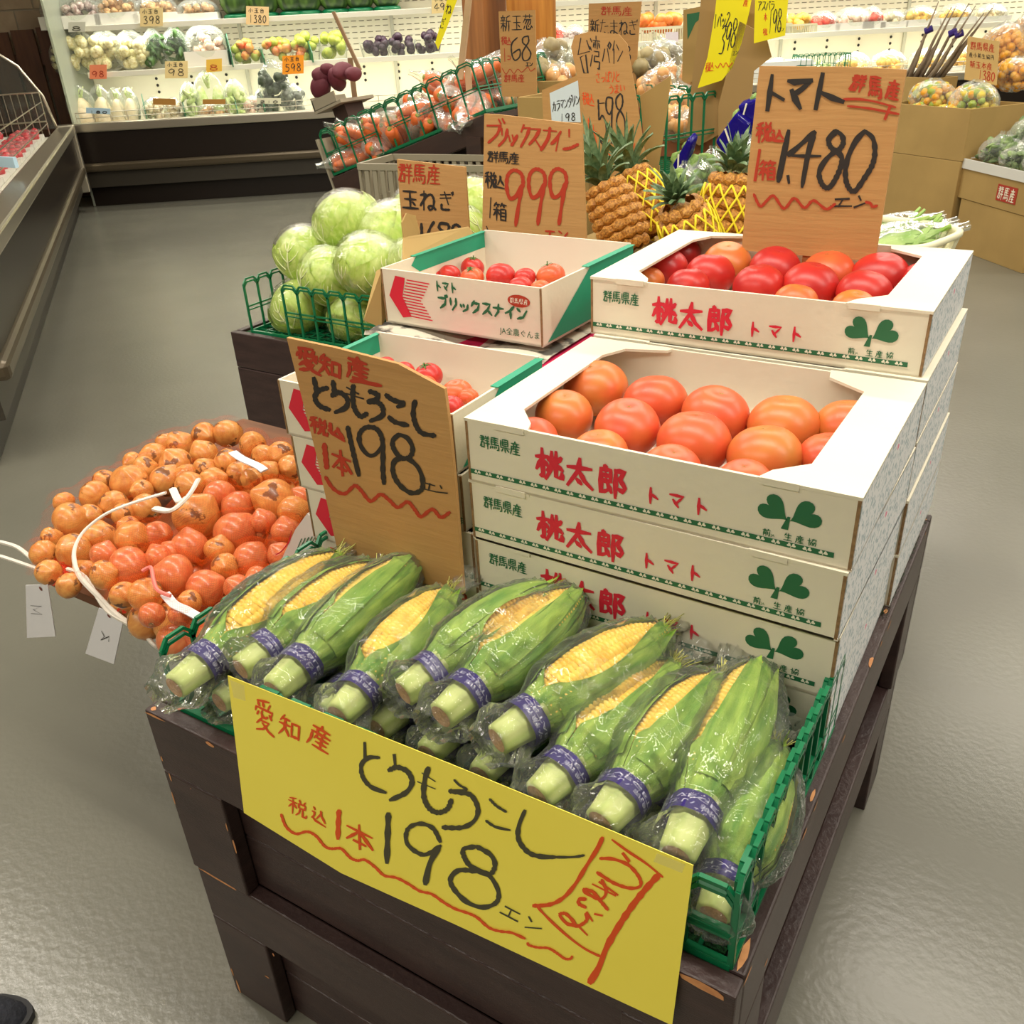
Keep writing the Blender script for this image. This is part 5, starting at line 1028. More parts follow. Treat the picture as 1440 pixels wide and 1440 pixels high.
# wooden post and log
PW = mat('post_wood', (206, 142, 62), .5, (176, 110, 44), 5, .9, stretch=(8, 8, .5)); PW2 = mat('post_wood_dark', (160, 106, 56), .55, (130, 84, 44), 5, .9, stretch=(8, 8, .5))
a = at(1, 3.0, 658, 60); b = at(1, 3.0, 682, 60); mb = MB(); mb.box(a.x-.02, b.x, 3.0, 3.18, 0, 2.999); bevel(tag(mb.build('wooden_post', PW2), 'square brown wooden post behind the carrots', 'post'), .006)
a = at(1, 2.9, 712, 60); mb = MB(); r_ = .1; mb.tube([(a.x, 3.1, 0), (a.x, 3.1, 2.999)], r_, 24); tag(mb.build('log_post', PW, None, True), 'round honey-coloured log post beside the square post', 'post')
# cartons and brown bags in the middle distance
GB = mat('greyish_produce', (168, 156, 112), .5, (120, 104, 70), 14, .9); ON2 = mat('pale_onions', (214, 150, 84), .4, (236, 190, 130), 12, .8); BRB = mat('burdock_root', (150, 134, 112), .8, (112, 96, 78), 20, .7)
def carton_box(label, loc, w, d, h, rz=0, m=KRAFT2, lidopen=True, nm='produce_carton'):
    t = thing(nm, label, 'carton', loc, rz); e = .006
    for b_ in ((0, w, 0, e, 0, h), (0, w, d-e, d, 0, h), (0, e, e, d-e, 0, h), (w-e, w, e, d-e, 0, h)): bevel(MB().box(*b_).build('side_wall', m, t), .0015, 1)
    MB().box(e, w-e, e, d-e, h*.5 if lidopen else h-.006, h*.5+.004 if lidopen else h).build('base' if lidopen else 'lid', m, t); return t
def bagged(name, label, cat, p, size, n, r, m, group=None, rot=None, seed=1, sc=(1, 1, 1), bag=True, tail=.4, fm=None, cn='contents'):
    t = thing(name, label, cat, p, rot=rot or (0, 0, 0), group=group); o = ob(cn, lumps((0, 0, 0), tuple(s*.82 for s in size), n, r, m, seed, sc, name=cn), t); o['kind'] = 'stuff'
    if bag: ob('clear_bag', bagshape(size, seed, tail, fm), t)
    return t
q = at(1, 2.62, 692, 172); carton_box('open tan carton of bagged onions in front of the log post', (q.x+.06, 2.78, 0), .56, .26, q.z+.11)
q2 = at(1, 2.35, 745, 190); carton_box('tan carton edge right of the 68 sign', (q2.x+.05, 2.2, 0), .25, .2, q2.z+.13)
g = []; random.seed(9)
for i, (px, py, Y, s, m, cs) in enumerate([(715, 155, 2.62, .07, ON2, 1), (745, 160, 2.6, .07, GB, 1), (772, 88, 2.9, .085, GB, 1), (795, 95, 2.95, .085, GB, 1), (760, 108, 2.8, .075, GB, 1), (785, 112, 2.8, .07, ON2, 1), (915, 95, 2.7, .07, GB, 1), (935, 85, 2.9, .08, GB, 1), (950, 110, 2.6, .07, ON2, 1), (925, 120, 2.5, .065, ON2, 1), (958, 148, 2.45, .075, ON2, 1), (968, 120, 2.7, .07, GB, 1), (940, 150, 2.5, .06, ON2, 1), (900, 110, 2.8, .065, ON2, 1), (975, 175, 2.35, .06, ON2, 1), (950, 175, 2.35, .06, ON2, 1)]):
    p = at(1, Y, px, py); t = bagged('produce_bag', None, 'produce bag', p, (s, s*.8, s*.8), 9, s*.4, m, seed=i, rot=(random.uniform(-.4, .4), random.uniform(-.6, .6), random.uniform(0, 3))); g.append((t, 'crinkled clear bag of '+('pale onions' if m is ON2 else 'brownish vegetables')))
autolabel(g, 'middle distance', 'crinkled bags behind the pineapple sign', 5)
q = at(1, 2.5, 895, 185); carton_box('low tan carton under the onion bags behind the pineapple sign', (q.x-.06, 2.36, 0), .42, .75, q.z+.06, m=mat('brown_red_carton', (150, 92, 60), .8))
q = at(1, 2.6, 760, 130); carton_box('low tan carton under brownish bags right of the post', (q.x-.1, 2.7, 0), .5, .5, q.z+.03)
# blue broccoli bags, green leaves
BLU = film('blue_bag', (70, 60, 190), .55, .12, 18, .8, bcol=(38, 28, 150), ior=1.4); BRO = mat('broccoli', (104, 138, 66), .7, (150, 178, 96), 40, .9, bump=.5, bscale=90)
for lab, quad, Y in (('blue printed plastic bag leaning against the tall tan board', [(1005, 200), (1034, 160), (1055, 175), (1048, 222), (1020, 222)], 1.74), ('blue printed bag at the left of the green leaves, a narrow strip', [(941, 240), (968, 193), (974, 200), (962, 240), (944, 262)], 1.73), ('crinkled blue bag at the upper right beside the big sign', [(1036, 150), (1064, 140), (1066, 178), (1050, 175)], 1.76)):
    pts = [at(1, Y, *p) for p in quad]; c = sum(pts, Vector())/len(pts); t = thing('blue_bag', lab, 'bag', c); mb = MB(); mb.prism([p-c for p in pts], (0, .04, .01)); bevel(mb.build('film', BLU, t), .006, 3)
    o = ob('contents', lumps((0, .03, 0), (.03, .01, .03), 8, .018, BRO, 3), t); o['kind'] = 'stuff'; mb = MB(); k = [(p-c)*.96+Vector((0, -.001, 0)) for p in pts]; mb.tube([k[0].lerp(k[1], .5), k[0].lerp(k[3], .6)], .0025, 4); mb.build('white_stripe', INKW, t)
g = []
for i, (px, py, Y, s) in enumerate([(1055, 205, 1.8, .055), (1045, 232, 1.7, .05), (1060, 225, 1.75, .05), (985, 255, 1.75, .045), (962, 262, 1.72, .045), (1060, 180, 1.95, .06), (1000, 240, 1.85, .045)]):
    p = at(1, Y, px, py); t = bagged('broccoli_bag', None, 'broccoli bag', p, (s, s, s), 12, s*.34, BRO, seed=i); g.append((t, 'clear bag of green broccoli'))
autolabel(g, 'behind the pineapples', 'bags of broccoli behind the pineapples', 2)
carton_box('tan carton base under the broccoli bags', (-.02, 1.70, H), .40, .17, .33)
slope2 = basket('green_basket', 'dark green lattice basket seen edge-on behind the pineapples', 0, .3, 0, .5, 0, .2, .05, loc=tuple(at(1, 2.05, 935, 245)), rz=1.2)
# white openwork basket right of the tomato cartons
CREAM = mat('cream_plastic', (226, 222, 188), .45)
t = thing('white_basket', 'cream openwork plastic basket of greens behind the topmost tomato carton', 'basket', (0, 0, 0)); Yb = 1.4
c0 = at(1, Yb, 1285, 308); c0 -= Vector((.085, .12, .1)); t.location = c0; t.rotation_euler = (0, 0, -.28); w, d, h = .17, .11, .1; n = 44; ring = []
def rr_(i, k=1.0):
    a = 2*PI*i/n; e = .45; c, s = math.cos(a), math.sin(a); return Vector((math.copysign(abs(c)**e, c)*w*k, math.copysign(abs(s)**e, s)*d*k, 0))
mb = MB(); mb.tube([rr_(i % n)+Vector((0, 0, h)) for i in range(n+1)], .007, 6, cap=False); mb.tube([rr_(i % n, .97)+Vector((0, 0, h-.022)) for i in range(n+1)], .003, 4, cap=False); mb.build('rim', CREAM, t, True)
mb = MB()
for i in range(n): mb.tube([rr_(i)+Vector((0, 0, h)), rr_(i, .85)+Vector((0, 0, 0))], .0052, 4)
for zz, k in ((.0, .85), (.045, .93)): mb.tube([rr_(i % n, k)+Vector((0, 0, zz)) for i in range(n+1)], .004, 4, cap=False)
mb.add([rr_(i, .85) for i in range(n)], [tuple(range(n))]); mb.build('basket_wall', CREAM, t)
LEAFG = mat('green_leaves', (132, 176, 70), .45, (196, 216, 140), 20, .8)
g = []
for i, (px, py) in enumerate(((1238, 330), (1255, 338), (1245, 343), (1268, 346))):
    p = at(1, Yb-.03*i, px, py); t2 = thing('greens_bag', None, 'greens', p, rot=(0, 1.3, .5)); mb = MB()
    for k in range(9): mb.tube([(random.uniform(-.02, .02), random.uniform(-.02, .02), -.07), (random.uniform(-.02, .02), random.uniform(-.02, .02), 0), (random.uniform(-.03, .03), random.uniform(-.03, .03), .08)], [.004, .008, .003], 5)
    mb.build('stalks', LEAFG, t2); ob('clear_bag', bagshape((.035, .03, .09), i), t2); g.append((t2, 'clear bag of green stalks'))
autolabel(g, 'in the cream basket', 'bags of green stalks in the cream basket', 1)
MB().box(-.14, -.04, -.08, .06, -(c0.z-H), -.001).build('stand', CRATE, t)

# ------------------------------------------------------------------ right: cartons of kumquats and greens
ra = math.radians(-35); RX = Vector((math.cos(ra), math.sin(ra), 0)); RN = Vector((-math.sin(ra), math.cos(ra), 0)); RP = Vector((.19, 5.29, 0))
def rp(px, py, off=0): return onpl(RP+RN*off, -RN, px, py)
carton_box('tall tan carton at the right, standing on the floor under the kumquat carton', tuple(RP-RX*.60+RN*.0), .60, .42, .46, ra, lidopen=False)
carton_box('tan carton of bagged kumquats on top of the tall carton', tuple(RP-RX*.60+RN*.0+Vector((0, 0, .462))), .605, .42, .265, ra)
c = at(2, 0, 1331, 322); c2_ = at(2, 0, 1433, 375)
t = carton_box('tan carton at the right edge, lower one under the greens', tuple(RP+RX*.03+RN*.02), .62, .42, .27, math.radians(-50), lidopen=False)
t = carton_box('white-rimmed tan carton of bagged greens at the right edge', tuple(RP+RX*.022+RN*.02+Vector((-.02, .02, .2725))), .72, .46, .2, math.radians(-50))
mb = MB(); e = .008; mb.box(-e, .72+e, -e, 0, .155, .205); mb.box(-e, 0, 0, .46, .155, .205); mb.build('white_rim', mat('white_rim', (214, 214, 208), .6), t)
mb = MB(); mb.box(.34, .5, -.003, -.0005, .04, .12); rl = mb.build('red_label', mat('red_label', (170, 52, 34), .6), t); mb = MB()
for i, ch in enumerate('群馬産'): glyph(mb, ch, (.352+.048*i, .112), (.042, 0), (0, -.066), .005, lambda x, y: Vector((x, -.0036, y)))
mb.build('lettering', INKW, rl)
KQ = [mat('kumquat_orange', (226, 160, 40), .35), mat('kumquat_yellow', (214, 190, 70), .35), mat('kumquat_green', (150, 168, 60), .4)]; KO = [mat('kumquat_deep', (220, 150, 40), .35), mat('kumquat_amber', (230, 170, 60), .35)]
g = []
for i, (px, py, off, s, m, n) in enumerate([(1310, 138, .2, (.15, .11, .10), KQ, 190), (1368, 146, .2, (.15, .11, .115), KQ, 200), (1332, 160, .1, (.07, .06, .04), KQ, 40), (1292, 155, .1, (.06, .05, .04), KQ, 30), (1412, 72, .62, (.17, .12, .15), KO, 330), (1428, 105, .5, (.13, .1, .09), KO, 120), (1452, 60, .7, (.16, .12, .17), KO, 200)]):
    p = rp(px, py, off); t = bagged('kumquat_bag', None, 'fruit bag', p, s, n, .0235, m, seed=i+3, tail=.1, fm=FILM8, rot=(0, 0, ra), cn='kumquats'); g.append((t, 'clear bag of '+('yellow-green' if m is KQ else 'amber')+' kumquats'))
autolabel(g, 'at the right', 'bags of kumquats at the right', 3)
GC = bpy.data.objects['produce_carton'] ; GM = Matrix.Translation(RP+RX*.022+RN*.02+Vector((-.02, .02, 0))) @ Matrix.Rotation(math.radians(-50), 4, 'Z')
for i, (u, v, z, s) in enumerate([(.16, .32, .58, .17), (.44, .32, .60, .17), (.13, .13, .515, .12), (.33, .12, .505, .12), (.52, .12, .505, .12), (.64, .27, .54, .10)]):
    p = GM @ Vector((u, v, z)); t = bagged('greens_bag', ['large bag of dark greens at the back of the right carton', 'second large bag of greens, cut by the frame edge', 'bag of greens at the left end of the right carton', 'round bag of greens at the front of the right carton', 'bag of greens at the frame edge, front of the right carton', 'small bag of greens at the far right end of the right carton'][i], 'greens', p, (s, s*.8, s*.66), 60, s*.2, mat('dark_greens', (84, 108, 66), .6, (146, 168, 108), 22, .9, bump=.8, bscale=60), seed=i, fm=FILM8, sc=(1, .35, 1.5))
# dark stand behind
bevel(tag(MB().box(0, .75, 0, .5, 0, .78, M=Matrix.Translation(RP+RX*.2+RN*.62) @ Matrix.Rotation(ra, 4, 'Z')).build('dark_stand', STW), 'dark wooden stand at the right under the amber kumquats', 'stand'), .004)
g = []; base = rp(1283, 118, .45)
for i, (a, b) in enumerate([((1275, 118), (1320, 2)), ((1282, 118), (1338, 10)), ((1290, 118), (1345, 8)), ((1297, 118), (1363, 4)), ((1304, 118), (1372, 8)), ((1310, 116), (1384, 18)), ((1318, 112), (1398, 8)), ((1286, 118), (1330, 40)), ((1300, 118), (1352, 45)), ((1270, 116), (1305, 45)), ((1314, 116), (1368, 45)), ((1278, 116), (1318, 60))]):
    off = .35+.02*(i % 4); p, q = rp(*a, off), rp(*b, off); p.z = min(p.z, .8); t = thing('burdock_root', None, 'burdock root', p); v = q-p
    MB().tube([v*0, v*.3+Vector((.004, 0, 0)), v*.6-Vector((.004, 0, 0)), v], [.014, .012, .008, .0025], 7).build('root', BRB, t, True); g.append((t, 'long brown burdock root'))
autolabel(g, 'standing above the kumquats', 'burdock roots standing upright', 1)
for i, (a, w_) in enumerate(((1306, 42), (1340, 46), (1349, 48))):
    p = rp(a, w_, .36); mb = MB(); mb.tube([p-Vector((.02, 0, .008)), p+Vector((.02, 0, .008))], .02, 8); tag(mb.build('purple_tie', BAND), 'purple tie around burdock roots, '+['leftmost', 'middle', 'rightmost'][i]+' of the three', 'tie')
q = rp(1285, 120, .36); carton_box('deep narrow carton behind the kumquats holding burdock roots', tuple(Vector((q.x-.12, q.y+.02, 0))), .34, .16, .84, ra, m=KRAFT2)
t, f = board('price_card', 'small kraft price card reading 1380 above the kumquat bags', [(1361, 51), (1405, 58), (1401, 120), (1356, 112)], RP+RN*.3, -RN, .004, mat('card_tan', (196, 164, 104), .8), cat='price card')
mb = MB(); write(mb, '1380', (1376, 98), (6, 1), (-1, 13), (6, 1), 1.2, f); write(mb, '桃玉本台新', (1364, 58), (7, 1), (0, 11), (7.4, 1), .9, f) if False else None; write(mb, '群馬県産', (1365, 58), (8, 1), (0, 12), (8.6, 1), 1, f); write(mb, '新玉本産', (1364, 85), (7.5, 1), (0, 10), (8, 1), .9, f); mb.build('lettering', INKR, t)
mb = MB(); write(mb, '産小前生協円', (1363, 73), (5, .8), (0, 7), (6, .8), .6, f); mb.build('lettering', INKB, t)

# ------------------------------------------------------------------ long chilled display case at the back
fa = math.radians(36.9); FX = Vector((math.cos(fa), math.sin(fa), 0)); FN = Vector((-math.sin(fa), math.cos(fa), 0)); FP = Vector((-6.485, 4.477, 0))
MF = Matrix((FX, FN, Vector((0, 0, 1)))).transposed().to_4x4(); MF.translation = FP; MFi = MF.inverted()
def fr(px, py, off): q = MFi @ onpl(FP+FN*off, -FN, px, py); return q.x, q.z
DARK = mat('dark_brown_panel', (32, 25, 21), .3, spec=.35); CHR = mat('brushed_steel', (205, 198, 182), .28, metal=.9); WSH = mat('white_enamel', (228, 226, 210), .4); BUMP = mat('bronze_bumper', (92, 82, 66), .3, metal=.5)
FLEN = 9.6
def case(label, M, L, depth=.95, back=2.1, left_end=True, z0=.66):
    t = thing('chilled_display_case', label, 'display case', M=M)
    def p(nm, b, m, bv=.004): return bevel(MB().box(*b).build(nm, m, t), bv)
    p('kick_plate', (0, L, .10, .14, 0, .16), DARK); p('lower_panel', (0, L, .03, .07, .16, .30), BUMP if False else mat('dark_grey_panel', (56, 51, 43), .4)); p('bumper', (0, L, -.03, .04, .29, .36), BUMP, .02); p('front_panel', (0, L, .0, .05, .36, .60), DARK)
    p('chrome_lip', (0, L, -.025, .10, .60, z0+.01), CHR, .012)
    p('deck', (0, L, .10, depth, .56, .60), WSH); return t, p
ft, p = case('long white open-fronted chilled display case along the back, full of vegetables', MF, FLEN)
p('back_panel', (0, FLEN, .86, .90, .56, 2.1), mat('case_back_white', (236, 230, 208), .5))
p('body', (0, FLEN, .90, 1.0, 0, 2.2), WSH); p('end_panel', (-.02, .0, .10, 1.0, 0, 2.2), film('end_panel_glass', (236, 242, 232), .3, .05, 2, .02, bcol=(226, 230, 214)))
p('canopy', (0, FLEN, .25, 1.0, 2.1, 2.25), WSH)
for z in (1.0, 1.345): p('shelf', (.12, FLEN, .38, .86, z, z+.012), WSH, .002); p('shelf_lip', (.12, FLEN, .365, .385, z-.012, z+.03), WSH, .003)
p('shelf', (.12, FLEN, .45, .86, 1.72, 1.735), WSH, .002)
for s in (1.36, 2.7, 3.9, 5.1, 6.3, 7.5, 8.7): p('upright', (s-.015, s+.015, .84, .862, .62, 2.1), mat('upright_grey', (190, 188, 170), .5))
SLOT = mat('vent_slot', (120, 112, 92), .8)
mb = MB(); 
for k, z0_ in enumerate((1.08, 1.44)):
    for r in range(6):
        z = z0_+r*.045
        for i in range(int(FLEN/.07)): mb.box(.1+i*.07, .1+i*.07+.045, .8565, .8595, z, z+.006)
tag(mb.build('vent_slots', SLOT, ft), kind='stuff')
mb = MB()
for i in range(30):
    for r in range(3): mb.blob((.55+i*.31, .857, .94-r*.055), .013, 8, 4)
tag(mb.build('peg_holes', INKB, ft), kind='stuff')
mb = MB()
for z in (.66, .70, .74): mb.tube([(0.02, .12, z), (FLEN, .12, z)], .0032, 5)
for i in range(int(FLEN/.14)): mb.tube([(.02+i*.14, .12, .60), (.02+i*.14, .12, .745)], .0032, 5)
tag(mb.build('wire_rail', CHR, ft), kind='stuff')
def lamp_at(M, s0, s1, off, z, power):
    q = M @ Vector(((s0+s1)/2, off, z)); o = area('case_lamp', tuple(q), s1-s0, .06, power, (0, 0, 0), (1, .98, .86)); o.rotation_euler = (math.radians(18), 0, math.atan2(M[1][0], M[0][0]))
for s in range(4):
    a_, b_ = .2+s*2.35, .2+s*2.35+2.25
    lamp_at(MF, a_, b_, .42, .985, 7); lamp_at(MF, a_, b_, .42, 1.33, 7); lamp_at(MF, a_, b_, .36, 2.05, 20)
# ---- goods in the back case
def fpos(px, off, z):   # point of the case where picture column px meets height z
    a = fr(px, 50, off); b = fr(px, 120, off); k = (z-a[1])/(b[1]-a[1]); return a[0]+(b[0]-a[0])*k
PXM = .0071
TRAY = mat('white_tray', (236, 234, 226), .5); 
def M3(name, c, c2, r=.5, s=30): return mat(name, c, r, c2, s, .9)
KN = {
 'daikon': M3('pale_radish', (238, 224, 196), (226, 206, 168)), 'sprout': M3('bean_sprouts', (240, 236, 196), (206, 190, 120), .5, 60), 'mush': M3('brown_mushroom', (216, 176, 124), (166, 112, 66), .6, 40),
 'cuke': M3('cucumber', (78, 112, 52), (52, 82, 40)), 'pink': M3('pale_pink_ginger', (240, 214, 196), (226, 180, 160)), 'fruit': M3('peach_plum', (214, 110, 70), (196, 186, 80), .4, 9), 'apple': M3('green_plum', (184, 190, 84), (150, 170, 60)),
 'grape': M3('dark_grape', (70, 44, 62), (40, 26, 44)), 'red': M3('red_fruit', (214, 56, 46), (230, 90, 60)), 'orange': M3('orange_tomato', (240, 140, 56), (232, 110, 44)), 'lettuce': M3('green_lettuce', (176, 200, 110), (222, 228, 180), .5, 25), 'dark': M3('dark_leaf', (60, 72, 48), (40, 50, 36)), 'yellow': M3('yellow_produce', (236, 196, 96), (226, 170, 70)), 'whitem': M3('white_mushroom', (238, 226, 198), (214, 190, 150)), 'purple': M3('purple_mushroom', (150, 110, 110), (222, 206, 200), .5, 50), 'melon': M3('netted_melon', (150, 154, 126), (120, 130, 100)), 'grey': M3('grey_bag', (120, 124, 112), (84, 88, 80))}
goods = {}
def good(kind, px, off, z, wpx, hpx, style, look, row, mats=None):
    s = fpos(px, off, z); w = wpx*PXM; h = hpx*PXM; q = MF @ Vector((s, off, z+.001)); m = KN[kind]
    t = thing({'bag': 'produce_bag', 'tray': 'produce_tray', 'tub': 'fruit_tub', 'stand': 'produce_bag', 'basket': 'produce_basket'}[style], None, 'produce', q, rz=fa)
    sd = int(px*7+z*100); 
    if style == 'tray':
        mb = MB(); mb.prism([(-w/2, -.09, 0), (w/2, -.09, 0), (w/2, .11, 0), (-w/2, .11, 0)], (0, 0, .012)); 
        for b_ in ((-w/2, w/2, -.095, -.085, .0, h*.4), (-w/2, w/2, .105, .115, .0, h*.4), (-w/2-.004, -w/2+.004, -.09, .11, 0, h*.4), (w/2-.004, w/2+.004, -.09, .11, 0, h*.4)): mb.box(*b_)
        mb.build('tray', TRAY, t); o = ob('contents', lumps((0, 0, h*.5), (w*.4, .08, h*.22), 26, min(.032, h*.2), m, sd), t); o['kind'] = 'stuff'
        ob('film', bagshape((w*.52, .11, h*.55), sd, 0, FILM8, 'film'), t, loc=(0, 0, h*.5))
    elif style == 'tub':
        mb = MB(); mb.grid(lambda u, v: Vector((math.copysign(abs(math.cos(u*2*PI))**.5, math.cos(u*2*PI))*w*.5*(.82+.18*v), math.copysign(abs(math.sin(u*2*PI))**.5, math.sin(u*2*PI))*.09*(.82+.18*v), v*h*.6)), 20, 2, wrap=True); mb.build('clear_tub', FILM8, t, True)
        ms = [KN['fruit'], KN['apple']] if kind == 'fruit' else m; o = ob('contents', lumps((0, 0, h*.48), (w*.4, .06, h*.38), 16, h*.17, ms, sd, jit=.02), t); o['kind'] = 'stuff'
    elif style == 'stand':
        mb = MB(); random.seed(sd); n = max(1, int(w/.13))
        for i in range(n):
            x = (i+.5)/n*w-w/2; r = w/n*.42; mb.tube([(x, 0, .0), (x, .01, h*.12), (x, .02, h*.4), (x, .03, h*.62), (x, .04, h*.72)], [r*.5, r*.95, r, r*.6, r*.25], 10)
        mb.build('contents', m, t, True); mb = MB(); lm = KN['lettuce']
        for i in range(4): mb.tube([(0, .03, h*.68), (random.uniform(-.03, .03), .05, h*.84), (random.uniform(-.06, .06), .06, h)], [.012, .012, .004], 5)
        mb.build('leaf_tops', lm, t, True); ob('clear_bag', bagshape((w*.52, .07, h*.5), sd, .1, FILM8), t, loc=(0, .01, h*.5))
    elif style == 'basket':
        mb = MB()
        for i in range(18): x = -w/2+w*i/17; mb.box(x-.004, x+.004, -.1, -.094, 0, h*.42); mb.box(x-.004, x+.004, .094, .1, 0, h*.42)
        mb.box(-w/2, w/2, -.102, -.094, h*.38, h*.46); mb.box(-w/2, w/2, -.102, -.094, 0, .01); mb.box(-w/2, -w/2+.008, -.1, .1, 0, h*.44); mb.box(w/2-.008, w/2, -.1, .1, 0, h*.44); mb.box(-w/2, w/2, -.1, .1, 0, .006); mb.build('basket_wall', CREAM, t)
        o = ob('contents', lumps((0, 0, h*.58), (w*.42, .07, h*.2), 14, h*.2, m, sd, jit=.01, nu=12, nv=8), t); o['kind'] = 'stuff'
    else:
        o = ob('contents', lumps((0, 0, h*.5), (w*.4, .06, h*.38), 26, min(w, h)*.14, m, sd, (1, .5, 2) if kind in ('cuke', 'lettuce') else (1, 1, 1)), t); o['kind'] = 'stuff'; ob('clear_bag', bagshape((w*.5, .08, h*.5), sd, .1, FILM8), t, loc=(0, 0, h*.5))
    goods.setdefault(row, []).append((t, look)); return t
Z0, Z1, Z2, ZO = .601, 1.013, 1.358, .5
for a in [('daikon', 122, 34, 46, 'stand', 'bagged pale radishes'), ('daikon', 150, 28, 46, 'stand', 'bagged radish with green stalk'), ('daikon', 171, 22, 42, 'stand', 'bagged pale radish'), ('daikon', 189, 22, 42, 'stand', 'bagged pale radish'), ('whitem', 224, 34, 30, 'bag', 'bag of white mushrooms'), ('whitem', 250, 26, 28, 'bag', 'bag of white mushrooms'), ('lettuce', 274, 26, 44, 'bag', 'bag of green leaf stalks'), ('lettuce', 301, 38, 54, 'stand', 'tall pale green cabbage head'), ('mush', 305, 44, 22, 'tray', 'pack of brown mushrooms'), ('lettuce', 337, 30, 44, 'bag', 'bag of pale leeks'), ('pink', 362, 30, 26, 'bag', 'pale pink packet'), ('dark', 375, 26, 34, 'bag', 'dark leafy bag'), ('dark', 393, 40, 62, 'bag', 'tall dark leafy bag'), ('grey', 416, 32, 36, 'bag', 'greyish leafy bag'), ('melon', 700, 40, 34, 'bag', 'greyish bag'), ('melon', 915, 44, 46, 'bag', 'grey-green netted melon'), ('melon', 955, 44, 44, 'bag', 'grey-green bag'), ('lettuce', 1090, 34, 34, 'bag', 'pale green bag'), ('melon', 1118, 34, 32, 'bag', 'grey-green melon'), ('lettuce', 1150, 30, 26, 'bag', 'pale bag'), ('yellow', 1195, 50, 34, 'tray', 'yellow pack'), ('yellow', 1245, 50, 34, 'tray', 'yellow pack'), ('yellow', 1300, 54, 34, 'tray', 'yellow pack'), ('yellow', 1352, 50, 34, 'tray', 'yellow pack'), ('yellow', 1405, 50, 34, 'tray', 'yellow pack')]:
    good(a[0], a[1], .34, Z0, a[2], a[3], a[4], a[5], 'lowest deck')
for a in [('sprout', 90, 22, 36, 'bag', 'bag of bean sprouts'), ('sprout', 122, 46, 46, 'bag', 'bag of bean sprouts with orange print'), ('sprout', 158, 44, 46, 'bag', 'bag of bean sprouts with orange print'), ('sprout', 192, 44, 44, 'bag', 'bag of pale sprouts'), ('cuke', 224, 30, 44, 'bag', 'bag of cucumbers'), ('cuke', 254, 34, 44, 'bag', 'bag of cucumbers'), ('pink', 296, 50, 46, 'tray', 'white tray of pinkish ginger'), ('fruit', 351, 38, 32, 'tub', 'clear tub of red and yellow plums'), ('fruit', 391, 38, 32, 'tub', 'clear tub of red and yellow plums'), ('fruit', 432, 38, 34, 'tub', 'clear tub of mixed plums'), ('apple', 471, 36, 34, 'tub', 'clear tub of green plums'), ('grape', 529, 38, 30, 'tub', 'clear tub of dark grapes'), ('grape', 566, 36, 30, 'tub', 'clear tub of dark grapes'), ('grape', 603, 34, 30, 'tub', 'clear tub of dark grapes'), ('red', 775, 40, 28, 'tray', 'tray of red fruit'), ('purple', 808, 28, 24, 'tray', 'tray of brown mushrooms'), ('orange', 925, 56, 38, 'basket', 'cream basket of orange tomatoes'), ('whitem', 1085, 40, 30, 'basket', 'cream basket of pale mushrooms'), ('yellow', 1120, 40, 26, 'basket', 'cream basket of yellow produce'), ('red', 1155, 36, 24, 'tray', 'black tray of red peppers'), ('pink', 1195, 50, 26, 'tray', 'white tray of pale pink slices'), ('red', 1222, 30, 26, 'tray', 'tray of red tomatoes'), ('yellow', 1290, 44, 24, 'tray', 'tray of golden slices'), ('whitem', 1250, 36, 22, 'tray', 'white tray'), ('yellow', 1340, 44, 24, 'tray', 'tray of golden slices'), ('whitem', 1390, 44, 22, 'tray', 'white tray')]:
    good(a[0], a[1], ZO, Z1, a[2], a[3], a[4], a[5], 'middle shelf')
for a in [('purple', 80, 26, 34, 'tray', 'white tray of dark shredded mushrooms'), ('purple', 117, 52, 34, 'tray', 'white tray of purple and white shreds'), ('mush', 171, 50, 36, 'tray', 'white tray of brown mushrooms'), ('mush', 224, 50, 30, 'tray', 'white tray of brown mushrooms'), ('mush', 281, 48, 24, 'tray', 'white tray of small brown mushrooms')]:
    good(a[0], a[1], ZO+.02, Z2, a[2], a[3], a[4], a[5], 'upper shelf')
for row, lst in goods.items(): autolabel(lst, row+' of back case', 'produce on the '+row+' of the back case', 1)
WM = mat('watermelon', (86, 118, 52), .35, (40, 66, 32), 1.2, 1, stretch=(7, 7, .25), lo=.45, hi=.55, detail=2); g = []
for px in (336, 374, 414, 434, 473, 508, 545):
    s = fpos(px, ZO+.04, Z2); q = MF @ Vector((s, ZO+.04, Z2+.15)); t = thing('watermelon', None, 'watermelon', q); mb = MB(); mb.blob((0, 0, 0), .135, 20, 12); mb.build('fruit', WM, t, True); mb = MB(); mb.tube([(.1*math.cos(k*.4), .1*math.sin(k*.4), -.125) for k in range(17)], .022, 6, cap=False); mb.build('ring_stand', GREEN, t, True); g.append((t, 'striped green watermelon'))
autolabel(g, 'on the top shelf', 'watermelons on the upper shelf', 1)
g = []
for px, off, z, hh in ((208, .34, Z0, .24), (262, .34, Z0, .24), (334, .34, Z0, .22), (372, .34, Z0, .2), (326, .44, Z1, .25), (437, .44, Z1, .16), (370, .44, Z1, .12)):
    s = fpos(px, off, z); mb = MB(); mb.prism([(0, -.14, 0), (0, .2, 0), (0, .2, hh), (0, .0, hh), (0, -.14, hh*.45)], (.006, 0, 0)); t = thing('shelf_divider', None, 'divider', MF @ Vector((s, off, z+.001)), rz=fa+.25); mb.build('plate', GREEN, t); g.append((t, 'green plastic shelf divider'))
autolabel(g, 'in the back case', 'green dividers in the back case', 2)
g = []; 
